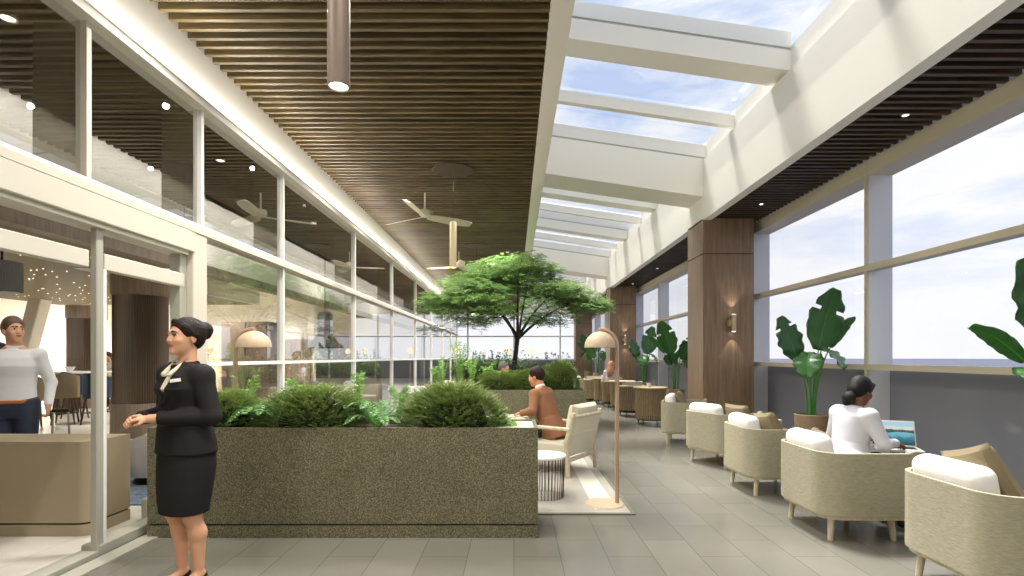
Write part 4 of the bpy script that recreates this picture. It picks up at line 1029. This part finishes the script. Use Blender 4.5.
class Fig:
    def __init__(s, sex, P, Rt, Rh, wr, el, kn, an, hipw=.088, hd=(0, -.02, 0), sc=1):
        s.sex, s.P, s.Rt, s.Rh = sex, np.array(P, float), Rt, Rh
        f = sex == 'f'; s.prof = TF if f else TM
        sh, sw, nk = (.44, .158, .50) if f else (.47, .19, .54)
        s.sho = [s.P + Rt @ np.array([sg*sw, .005, sh]) for sg in (-1, 1)]
        s.neck = s.P + Rt @ np.array([0, .01, nk]); s.H = s.neck + Rt @ np.array([0, .0, .02]) + (Rt @ np.array(hd)) + Rh @ np.array([0, -.0, .135 if f else .14])
        s.el = [np.array(e, float) for e in el]; s.wr = [np.array(e, float) for e in wr]; s.kn = [np.array(e, float) for e in kn]; s.an = [np.array(e, float) for e in an]
        s.hip = [s.P + Rt @ np.array([sg*hipw, 0, -.02]) for sg in (-1, 1)]
    def h(s, *v): return s.H + s.Rh @ np.array(v, float)
    def head(s, S, detail=True):
        f = s.sex == 'f'; h = s.h; g = 1.0 if f else 1.06; Rh = s.Rh
        e = lambda c, r, m=0, k=.012, op='u': S.ell(h(*[x*g for x in c]), [x*g for x in r], m, k, op, Rh)
        S.cap(s.neck + s.Rt @ np.array([0, .01, -.05]), h(0, .022, -.05), .056 if f else .066, .050 if f else .060, 0, .03)
        e((0, .018, .032), (.074, .094, .090)); e((0, -.02, -.022), (.060, .072, .090), k=.02); e((0, -.032, -.062), (.046, .052, .044), k=.02)
        e((0, -.07, -.092), (.022, .02, .018), k=.02)
        for sg in (-1, 1):
            e((sg*.034, -.060, -.022), (.024, .024, .022), k=.02); e((sg*.073, .014, -.006), (.010, .019, .031), k=.006)
            e((sg*.03, -.097, .010), (.017, .014, .011), 0, .012, 's')
        S.cap(h(0, -.085*g, .014*g), h(0, -.100*g, -.020*g), .008*g, .0105*g, 0, .012)
        for sg in (-1, 1): e((sg*.010, -.096, -.026), (.008, .009, .007), k=.006)
        e((0, -.079, .030), (.045, .014, .010), k=.016)
        if detail:
            for sg in (-1, 1):
                e((sg*.031, -.074, .009), (.0125, .0125, .0105), 0, .003); e((sg*.031, -.084, .009), (.0105, .012, .0062), 2, .003, 'm'); e((sg*.031, -.086, .009), (.0058, .012, .0062), 3, .001, 'm')
                S.cap(h(sg*.016*g, -.092*g, .031*g), h(sg*.046*g, -.078*g, .032*g), .0062, .0048, 3, .004, 'm')
                S.cap(h(sg*.020*g, -.088*g, .016*g), h(sg*.043*g, -.079*g, .014*g), .0042, .0038, 3 if f else 0, .004, 'm')
        e((0, -.0875, -.051), (.021, .009, .0055), 0, .005); e((0, -.0865, -.060), (.018, .009, .0065), 0, .005); e((0, -.092, -.055), (.021, .016, .0085 if f else .006), 1, .005, 'm')
    def arms(s, S, infl=0, m=0, frac=1.0, flat=False, upto=None):
        f = s.sex == 'f'; r = ((.050, .040, .036, .025) if f else (.055, .043, .040, .028))
        for i in (0, 1):
            S.ell(s.sho[i], [r[0]+infl+.002]*3, m, .04)
            S.cap(s.sho[i], s.el[i], r[0]+infl, r[1]+infl, m, .03)
            w = s.el[i] + (s.wr[i]-s.el[i])*frac
            S.cap(s.el[i], w, r[2]+infl+.002, r[3]+infl, m, .02, flat=flat)
    def legs(s, S, infl=0, m=0, z1=1.0, foot=True, feetdir=None):
        f = s.sex == 'f'; r = (.083, .054, .050, .030) if f else (.088, .060, .054, .036)
        for i in (0, 1):
            S.cap(s.hip[i], s.kn[i], r[0]+infl, r[1]+infl, m, .03)
            a = s.kn[i] + (s.an[i]-s.kn[i])*z1
            if infl: S.cap(s.kn[i], a, r[1]+infl, r[2]+infl-.004, m, .03, flat=True)
            else:
                d = s.an[i]-s.kn[i]; bk = np.array([0, .022, 0]) if abs(d[2]) > .2 else np.zeros(3)
                c = s.kn[i]+d*.33+bk; S.cap(s.kn[i], c, r[1]-.004, r[2], m, .03); S.cap(c, s.an[i], r[2], r[3], m, .03)
            if foot and not infl:
                fd = np.array(feetdir or (0, -1, 0), float); S.cap(s.an[i] + np.array([0, .01, -.02]), s.an[i]+fd*.15+np.array([0, 0, -.05]), .032, .024, m, .02)
    def torso(s, S, infl=0, z0=-9, z1=9, m=0, k=.03): S.loft(s.P, s.Rt, s.prof, infl, z0, z1, m, k)
    def hand(s, S, i, d, n, curl=25, m=0, spread=.0, thumb=1.0, k=.85):
        d = np.array(d, float); d /= np.linalg.norm(d); n = np.array(n, float); n -= d*(n @ d); n /= np.linalg.norm(n); l = np.cross(d, n)
        w = s.wr[i]; ts = l if i == 0 else -l       # thumb side
        Rm = np.stack([d, l, n], 1)
        S.ell(w+d*.045*k, [.052*k, .038*k, .017*k], m, .012, 'u', Rm)
        for q, (o, L) in enumerate(((.028, .072), (.010, .080), (-.009, .074), (-.027, .058))):
            p = w + d*.080*k + ts*o*k - d*.004*abs(o)*20*k; a = rad(curl)*.6
            for j, fr in enumerate((.45, .32, .23)):
                dd = d*math.cos(a) - n*math.sin(a) + ts*spread*(o/.03); e = p + dd*(L*fr*k); rr = .0088-.001*j
                S.cap(p, e, rr*k, (rr-.0008)*k, m, .004); p = e; a += rad(curl)*1.1
        p = w + d*.022*k + ts*.026*k - n*.004; q = p + (d*.62+ts*.62-n*.25*thumb)*.040*k; S.cap(p, q, .012*k, .0095*k, m, .010)
        S.cap(q, q + (d*.85+ts*.15-n*.35*thumb)*.032*k, .0095*k, .0075*k, m, .004)
    def haircap(s, S, back=1.0, low=-.01, top=.0, m=0):
        h = s.h; g = 1.0 if s.sex == 'f' else 1.06
        S.ell(h(0, .024*g, (.040+top)*g), [.084*g, .100*g, (.093+top)*g], m, .01, 'u', s.Rh)
        S.ell(h(0, .062*g, low*g), [.070*g, .062*g, .075*g], m, .03, 'u', s.Rh)
        S.ell(h(0, -.098*g, -.022*g), [.085*g, .082*g, .092*g], 0, .012, 's', s.Rh)
        for sg in (-1, 1): S.ell(h(sg*.085*g, -.006*g, -.035*g), [.03*g, .032*g, .045*g], 0, .008, 's', s.Rh)
def body_obj(F, S, res, skin, name, label, loc, rz, group=None):
    t = thing(name, label, 'person', loc, rz, group)
    obj('body', S.mesh(res), [skin, M['lips'] if skin != M['skin_dark'] else plain('lips_dark', '6b3a34', .5), M['eye'], M['iris']], t, sharp=0)
    return t
def wear(name, S, res, mat, t, parent=None): return obj(name, S.mesh(res), mat, parent or t, sharp=0)

# ---------------------------------------------------------------- hostess in black
F = Fig('f', (0, 0, .925), rot(0, 0), rot(-4, 0), wr=[(-.165, -.200, 1.105), (-.005, -.215, 1.115)], el=[(-.235, .03, 1.115), (.225, .02, 1.115)],
        kn=[(-.075, -.015, .50), (.082, -.01, .50)], an=[(-.065, .03, .125), (.072, .045, .125)], hd=(0, -.012, .022))
S = SDF(); F.torso(S); F.arms(S); F.legs(S, foot=True); F.head(S)
F.hand(S, 0, (.45, -.88, .02), (-.6, -.3, .6), 34); F.hand(S, 1, (-.86, -.5, .02), (-.3, -.5, .75), 36)
hp = body_obj(F, S, .0048, M['skin'], 'person', 'person in black skirt suit with dark bun standing with hands clasped', (-2.07, 3.22, 0), rad(-23)); hp.scale = (.97, .97, 1.0)
S = SDF(); F.torso(S, .020, -.03, .508); F.arms(S, .016, frac=.88, flat=True)
S.loft(F.P, F.Rt, [(-.035,.012,.196,.140),(.04,.01,.186,.130),(.12,0,.170,.118)], .006, m=0, k=.02)
S.cap((0, -.112, 1.485), (0, -.175, 1.20), .072, .006, 0, .006, 's'); S.cap((0, -.0, 1.45), (0, .0, 1.56), .050, .062, 0, .01, 's')
for sg in (-1, 1):
    S.cap((sg*.066, -.045, 1.438), (sg*.078, -.105, 1.36), .011, .014, 0, .010); S.cap((sg*.078, -.105, 1.36), (sg*.010, -.150, 1.19), .014, .008, 0, .010)
    S.cap((sg*.055, .045, 1.44), (sg*.062, -.045, 1.435), .014, .014, 0, .012)
S.cap((-.055, .045, 1.44), (.055, .045, 1.44), .014, .014, 0, .012)
jk = wear('jacket', S, .0055, M['suit_black'], hp)
obj('button', MB().lathe([(0, 0), (.010, 0), (.009, .004), (0, .005)], 14, M=T(.0, -.138, 1.155) @ R('X', 90)), M['black'], hp and jk)
S = SDF(); F.torso(S, .007, .08, .47); S.cap((0, -.09, 1.48), (0, -.145, 1.33), .052, .006, 0, .006, 's')
for sg in (-1, 1): S.cap((sg*.045, -.05, 1.435), (sg*.030, -.115, 1.375), .010, .016, 0, .008)
wear('blouse', S, .0055, M['blouse'], hp)
S = SDF(); S.loft(F.P, F.Rt, [(-.415,-.005,.158,.122),(-.37,-.005,.164,.126),(-.28,0,.180,.134),(-.12,.012,.194,.142),(-.02,.012,.188,.135),(.06,.0,.16,.112)], 0, k=.02)
S.cap((.02, -.16, .47), (.02, -.15, .66), .010, .002, 0, .012, 's')
wear('skirt', S, .0055, M['suit_black'], hp)
S = SDF(); F.haircap(S, low=.0); S.ell(F.h(0, .135, .052), [.050, .048, .052], 0, .012, 'u', F.Rh); S.ell(F.h(.02, .13, .02), [.03, .03, .028], 0, .01); S.ell(F.h(.0, .085, .05), [.06, .06, .055], 0, .03)
S.cap(F.h(-.03, -.046, .100), F.h(.056, -.030, .064), .014, .012, 0, .02); S.cap(F.h(.056, -.030, .064), F.h(.074, .02, .015), .013, .016, 0, .02); S.cap(F.h(-.03, -.046, .100), F.h(-.064, -.026, .054), .012, .011, 0, .02)
S.cap(F.h(-.066, -.03, .05), F.h(-.074, .02, .015), .012, .016, 0, .02)
wear('hair', S, .005, M['hair_dark'], hp)
obj('name_badge', MB().rbox(-.032, .032, -.003, .003, -.010, .010, .002, 2, M=T(.108, -.134, 1.340) @ R('Z', 28) @ R('X', -6) @ R('Y', -8)), M['badge'], hp)
obj('necklace', MB().tube([(-.048, -.01, 1.475), (-.03, -.062, 1.45), (0, -.085, 1.43), (.03, -.062, 1.45), (.048, -.01, 1.475)], .003, 6), M['brass'], hp)
for i, sg in enumerate((-1, 1)):
    a = F.an[i]; S = SDF(); S.cap(a+np.array([0, .015, -.03]), a+np.array([sg*.004, -.09, -.088]), .036, .034, 0, .02); S.cap(a+np.array([sg*.004, -.09, -.088]), a+np.array([0, -.155, -.098]), .034, .020, 0, .02)
    S.cap(a+np.array([0, .035, -.04]), a+np.array([0, .04, -.125]), .016, .006, 0, .012); S.ell(a+np.array([0, -.02, .0]), [.028, .06, .05], 0, .012, 's')
    wear('shoe', S, .006, M['shoe'], hp)

# ---------------------------------------------------------------- person with the suitcase
F = Fig('m', (0, 0, .975), rot(0, 0), rot(38, -4), wr=[(-.20, -.13, 1.44), (.29, -.07, .93)], el=[(-.30, -.03, 1.20), (.285, .03, 1.17)],
        kn=[(-.10, -.02, .53), (.10, -.02, .53)], an=[(-.11, .02, .09), (.11, .02, .09)], hipw=.095)
S = SDF(); F.torso(S); F.arms(S); F.legs(S); F.head(S); F.hand(S, 0, (.25, .1, .95), (-.3, -.9, .2), 70); F.hand(S, 1, (.02, -.15, -1), (1, .1, .0), 65)
mp = body_obj(F, S, .0065, M['skin'], 'person', 'person in white shirt and navy trousers holding a suitcase handle behind the desk', (-5.03, 5.16, .0), rad(26)); mp.scale = (.96, 1.0, 1.04)
S = SDF(); F.torso(S, .010, .0, .52); F.arms(S, .009, frac=.93, flat=True); S.cap(F.neck+np.array([0, .0, -.06]), F.neck+np.array([0, -.005, .02]), .082, .074, 0, .02, flat=True); S.cap((0, -.11, 1.53), (0, -.13, 1.44), .035, .004, 0, .01, 's')
wear('shirt', S, .007, M['shirt_white'], mp)
S = SDF(); F.torso(S, .014, -.14, .03); F.legs(S, .022, z1=.97); wear('trousers', S, .008, M['trouser_navy'], mp)
S = SDF(); F.torso(S, .022, .0, .035); wear('belt', S, .006, M['belt'], mp)
S = SDF(); F.haircap(S, low=.02, top=.006); wear('hair', S, .006, M['hair_brown'], mp)
for i in (0, 1):
    a = F.an[i]; S = SDF(); S.cap(a+np.array([0, .03, -.045]), a+np.array([0, -.19, -.055]), .042, .032, 0, .02); wear('shoe', S, .008, M['shoe'], mp)
S = SDF(); S.cap((-.18, -.08, 1.52), (-.17, .12, 1.50), .045, .06, 0, .04); S.cap((-.17, .14, 1.48), (-.14, .18, .95), .075, .12, 0, .05); S.cap((-.18, -.10, 1.50), (-.17, -.12, 1.40), .03, .03, 0, .03)
wear('carried_jacket', S, .009, M['trouser_navy'], mp)

# ---------------------------------------------------------------- seated figures
def seated(sex, label, loc, rz, lean=12, look=(0, 10), wr=None, el=None, res=.007, skin='skin', top='coat_white', hair='hair_black', kind='bun', coat=True, detail=False, legs=True, hands=None, name='person', seatz=.46, spread=.10, footy=-.42, headf=-.03):
    P = np.array([0, 0, seatz+.09]); Rt = rot(0, lean)
    fx = lambda sg: (sg*spread, -.42, P[2]+.0)
    sh = .44 if sex == 'f' else .47
    S_ = P + Rt @ np.array([0, 0, sh])
    wr = wr or [(-.10, -.36, P[2]+.14), (.10, -.36, P[2]+.14)]
    el = el or [(-.26, S_[1]-.03, S_[2]-.26), (.26, S_[1]-.03, S_[2]-.26)]
    F = Fig(sex, P, Rt, rot(look[0], look[1]), wr, el, [fx(-1), fx(1)], [(-spread, footy, .085), (spread, footy, .085)], hd=(0, headf, 0))
    S = SDF(); F.torso(S); F.arms(S); F.legs(S); F.head(S, detail)
    hd = hands or [((.25, -.9, -.2), (0, -.2, 1)), ((-.25, -.9, -.2), (0, -.2, 1))]
    for i in (0, 1): F.hand(S, i, hd[i][0], hd[i][1], 30)
    t = body_obj(F, S, res, M[skin], name, label, loc, rad(rz))
    S = SDF(); z0 = -.13 if coat else -.04
    F.torso(S, .024 if coat else .016, z0, .5 if sex == 'f' else .53); F.arms(S, .013 if coat else .010, frac=.93, flat=True)
    if coat:
        pr = [(-.15,.03,.215,.165),(-.02,.02,.20,.145),(.12,.005,.178,.13)]; S.loft(F.P, F.Rt, pr, .0, k=.03)
        S.cap(F.neck+Rt@np.array([0, .012, -.05]), F.neck+Rt@np.array([0, .012, .015]), .085, .070, 0, .02, flat=True)
    if coat and sex == 'f':
        for sg in (-1, 1): S.cap(F.neck+Rt@np.array([sg*.02, .07, -.01]), F.neck+Rt@np.array([sg*.085, .01, -.035]), .026, .022, 0, .012)
    S.cap(F.neck+Rt@np.array([0, -.12, .03]), F.neck+Rt@np.array([0, -.14, -.14]), .055, .004, 0, .008, 's')
    wear('jacket' if coat else 'top', S, res, M[top], t)
    S = SDF(); F.torso(S, .010, -.14, .02); F.legs(S, .016, z1=.95); wear('trousers', S, res*1.1, M['trouser_dark'], t)
    for i in (0, 1):
        a = F.an[i]; S = SDF(); S.cap(a+np.array([0, .03, -.04]), a+np.array([0, -.17, -.052]), .040, .030, 0, .02); wear('shoe', S, res*1.1, M['shoe'], t)
    S = SDF(); h = F.h
    if kind == 'short': F.haircap(S, low=.015, top=.006)
    else:
        F.haircap(S, low=-.01)
        for sg in (-1, 1): S.cap(h(sg*.05, -.055, .08), h(sg*.074, .01, .0), .016, .02, 0, .02)
        if kind == 'bun': S.ell(h(0, .120, -.105), [.060, .046, .054], 0, .008); S.ell(h(.0, .085, -.02), [.055, .040, .050], 0, .02); S.ell(h(.01, .115, -.145), [.042, .034, .036], 0, .012)
        if kind == 'long': S.cap(h(0, .07, 0), h(-.02, .12, -.22), .085, .095, 0, .04); S.cap(h(.03, .10, -.18), h(.03, .13, -.34), .085, .045, 0, .04); S.cap(h(-.04, .10, -.18), h(-.05, .13, -.30), .08, .05, 0, .04)
    wear('hair', S, res*.9, M[hair], t)
    return t, F
# person in brown
t, F = seated('m', 'person in brown jacket leaning forward from the cream armchair', (.50, 6.76, 0), -120, lean=20, look=(2, 14), res=.0065, skin='skin_tan', top='suit_brown', hair='hair_dark', kind='short', detail=True,
           wr=[(-.26, -.42, .735), (.20, -.36, .735)], el=[(-.30, -.16, .80), (.31, -.12, .79)], hands=[((.2, -.95, -.1), (0, -.1, 1)), ((-.3, -.9, -.1), (0, -.1, 1))], headf=-.02)
S = SDF(); S.cap(F.neck+F.Rt@np.array([0, .012, -.02]), F.neck+F.Rt@np.array([0, .006, .045]), .072, .066, 0, .01, flat=True); wear('shirt_collar', S, .006, M['shirt_white'], t)
# laptop reader
t, F = seated('f', 'person in white coat with dark low bun reading a laptop in a tub armchair', (2.87, 4.42, 0), 102, lean=10, look=(8, 22), res=.006, skin='skin_dark', top='coat_white', hair='hair_black', kind='bun', detail=False,
           wr=[(-.13, -.37, .745), (.14, -.36, .745)], el=[(-.245, -.12, .76), (.25, -.10, .76)], hands=[((.25, -.9, -.25), (0, -.2, 1)), ((-.25, -.9, -.25), (0, -.2, 1))], footy=-.50)
# distant figures
seated('f', 'person with long red hair and white top among the rope tables', (2.86, 15.22, 0), 150, lean=8, look=(0, 8), res=.011, top='coat_white', hair='hair_red', kind='long', coat=False, seatz=.50)
seated('f', 'person with black hair and white top far along the window row', (2.3, 20.85, 0), 75, lean=10, look=(-20, 8), res=.014, skin='skin_dark', top='coat_white', hair='hair_black', kind='bun', coat=False)
seated('m', 'grey haired person in dark top seated behind the second planter', (-.28, 10.55, 0), 70, lean=6, look=(0, 4), res=.010, top='trouser_navy', hair='felt', kind='short', coat=False)
seated('f', 'auburn haired person seated behind the second planter facing the grey haired one', (.98, 10.6, 0), -70, lean=8, look=(0, 6), res=.011, top='spotted', hair='hair_red', kind='long', coat=False)
seated('f', 'person in spotted shirt sitting behind the tall bar table in the lounge', (-11.2, 14.2, 0), 5, lean=6, look=(0, 14), res=.012, skin='skin_tan', top='spotted', hair='hair_dark', kind='bun', coat=False, seatz=.76, footy=-.30)
t = thing('bar_stool', 'bar stool under the person in spotted shirt', 'stool', (-11.2, 14.2, 0))
obj('seat', MB().lathe([(0, .68), (.2, .68), (.21, .70), (.2, .74), (0, .75)], 24), M['navy'], t)
for k in range(4): a = PI/4+PI/2*k; obj('leg', MB().tube([(.14*math.cos(a), .14*math.sin(a), .69), (.2*math.cos(a), .2*math.sin(a), 0)], [.02, .015], 8), M['walnut'], t)
seat_chair('tub armchair under the grey haired person behind the second planter', -.30, 10.55, rad(-20), 'armchairs behind the second planter')
seat_chair('tub armchair under the auburn haired person behind the second planter', 1.0, 10.6, rad(200), 'armchairs behind the second planter')
# ================================================================ light, sky, camera
w = bpy.data.worlds.new('World'); SC.world = w; w.use_nodes = True; nt = w.node_tree; N, L = nt.nodes, nt.links
bg = N['Background']; tc = N.new('ShaderNodeTexCoord'); mp = N.new('ShaderNodeMapping'); mp.inputs['Scale'].default_value = (1.6, 1.6, 6.0); L.new(tc.outputs['Generated'], mp.inputs['Vector'])
no = N.new('ShaderNodeTexNoise'); no.inputs['Scale'].default_value = 2.2; no.inputs['Detail'].default_value = 9; no.inputs['Roughness'].default_value = .6; no.inputs['Distortion'].default_value = .25; L.new(mp.outputs[0], no.inputs['Vector'])
r = ramp(N, [(.40, 'c4d4f4'), (.49, 'e0e9fa'), (.58, 'fdfdfe')]); L.new(no.outputs['Fac'], r.inputs[0])
sx = N.new('ShaderNodeSeparateXYZ'); L.new(tc.outputs['Generated'], sx.inputs[0])
rh = ramp(N, [(.02, '585858'), (.42, 'ffffff')]); L.new(sx.outputs['Z'], rh.inputs[0])
mx = N.new('ShaderNodeMixRGB'); L.new(rh.outputs[0], mx.inputs[0]); mx.inputs[1].default_value = lin('fbfcfe'); L.new(r.outputs[0], mx.inputs[2])
L.new(mx.outputs[0], bg.inputs[0]); bg.inputs[1].default_value = SKY
def lamp(name, kind, loc, e, color=(1, 1, 1), rot_=None, **k):
    l = bpy.data.lights.new(name, kind); l.energy = e; l.color = color
    for a, v in k.items(): setattr(l, a, v)
    o = bpy.data.objects.new(name, l); COL.objects.link(o); o.location = loc
    if rot_ is not None: o.rotation_euler = rot_
    return o
sd = Vector((.24, -.66, -1.7)).normalized()
lamp('sun', 'SUN', (0, 20, 20), SUN, (1, .95, .86), sd.to_track_quat('-Z', 'Y').to_euler(), angle=rad(14))
WARM = (1, .90, .76)
for x, y, z in ((-.89, 2.6, 2.84), (-.97, 8.15, 2.89), (-1.0, 13.7, 2.89)):
    lamp('pendant_beam', 'SPOT', (x, y, z), 90, WARM, (0, 0, 0), spot_size=rad(110), spot_blend=.8, shadow_soft_size=.06)
for y in (2.4, 5.75, 9.1, 12.4, 15.7, 19.0):
    lamp('downlight_beam', 'SPOT', (4.4, y, 4.19), 40, WARM, (0, 0, 0), spot_size=rad(90), spot_blend=.8, shadow_soft_size=.04)
for y in COLY:
    lamp('sconce_beam', 'SPOT', (4.26, y-.093, 2.315), 8, WARM, (PI, 0, 0), spot_size=rad(70), spot_blend=.4, shadow_soft_size=.02)
    lamp('sconce_beam', 'SPOT', (4.26, y-.093, 1.965), 8, WARM, (0, 0, 0), spot_size=rad(70), spot_blend=.4, shadow_soft_size=.02)
# LED cove strip along the ledge over the partition glass
lamp('cove_strip', 'AREA', (FX+.09, 11.5, 3.962), COVE, (1, .95, .86), (0, rad(180+35), 0), shape='RECTANGLE', size=.05, size_y=31)
# rows of unseen fill lamps added just under the ceiling slats
for y in range(-2, 28, 2):
    for x in (-2.1, -.5):
        lamp('fill_spot', 'SPOT', (x, y+.06, 4.45), SPT*(.55 if y < 4 else 1), (1, .965, .91), (0, 0, 0), spot_size=rad(150), spot_blend=1, shadow_soft_size=.03)
lamp('lounge_fill_strip', 'AREA', (-5.1, 12, 4.33), 125, (1, .96, .90), (0, rad(32), 0), shape='RECTANGLE', size=.05, size_y=30)  # unseen strip added to wash the lounge bulkhead with even light
# unseen lamps added to brighten the lounge, no fixtures built
for x, y, z, e in ((-8.5, 6.5, 2.95, 70), (-10.5, 11, 2.95, 130), (-7, 12, 2.95, 130), (-10, 18, 4.28, 1000), (-8, 24, 4.28, 1000), (-13.5, 18, 4.28, 800), (-4.4, 9.2, 4.34, 90), (-4.4, 14, 4.34, 160), (-4.4, 20, 4.34, 200)):
    lamp('lounge_fill_spot', 'SPOT', (x, y, z), e*LNG, (1, .96, .90), (0, 0, 0), spot_size=rad(150), spot_blend=1, shadow_soft_size=.02)
for x, y in ((-4.3, 4.35), (-4.3, 7.5), (-4.3, 11)):
    lamp('downlight_beam', 'SPOT', (x, y, 4.345), 120, WARM, (0, 0, 0), spot_size=rad(90), spot_blend=.8, shadow_soft_size=.05)
cam = bpy.data.cameras.new('camera'); co = bpy.data.objects.new('camera', cam); COL.objects.link(co); SC.camera = co
co.location = (0, 0, 1.48); co.rotation_euler = (PI/2, 0, 0)
cam.sensor_width = 36; cam.lens = 18; cam.shift_x = -2/1024; cam.shift_y = 69/1024; cam.clip_end = 6000; cam.clip_start = .05
SC.view_settings.view_transform = 'Standard'; SC.view_settings.look = 'None'; SC.view_settings.gamma = 1; SC.view_settings.use_curve_mapping = False
SC.view_settings.exposure = EXPO
cy = SC.cycles
cy.use_denoising = True; cy.caustics_reflective = False; cy.caustics_refractive = False
cy.max_bounces = 10; cy.diffuse_bounces = 5; cy.glossy_bounces = 4; cy.transparent_max_bounces = 24; cy.sample_clamp_indirect = 6
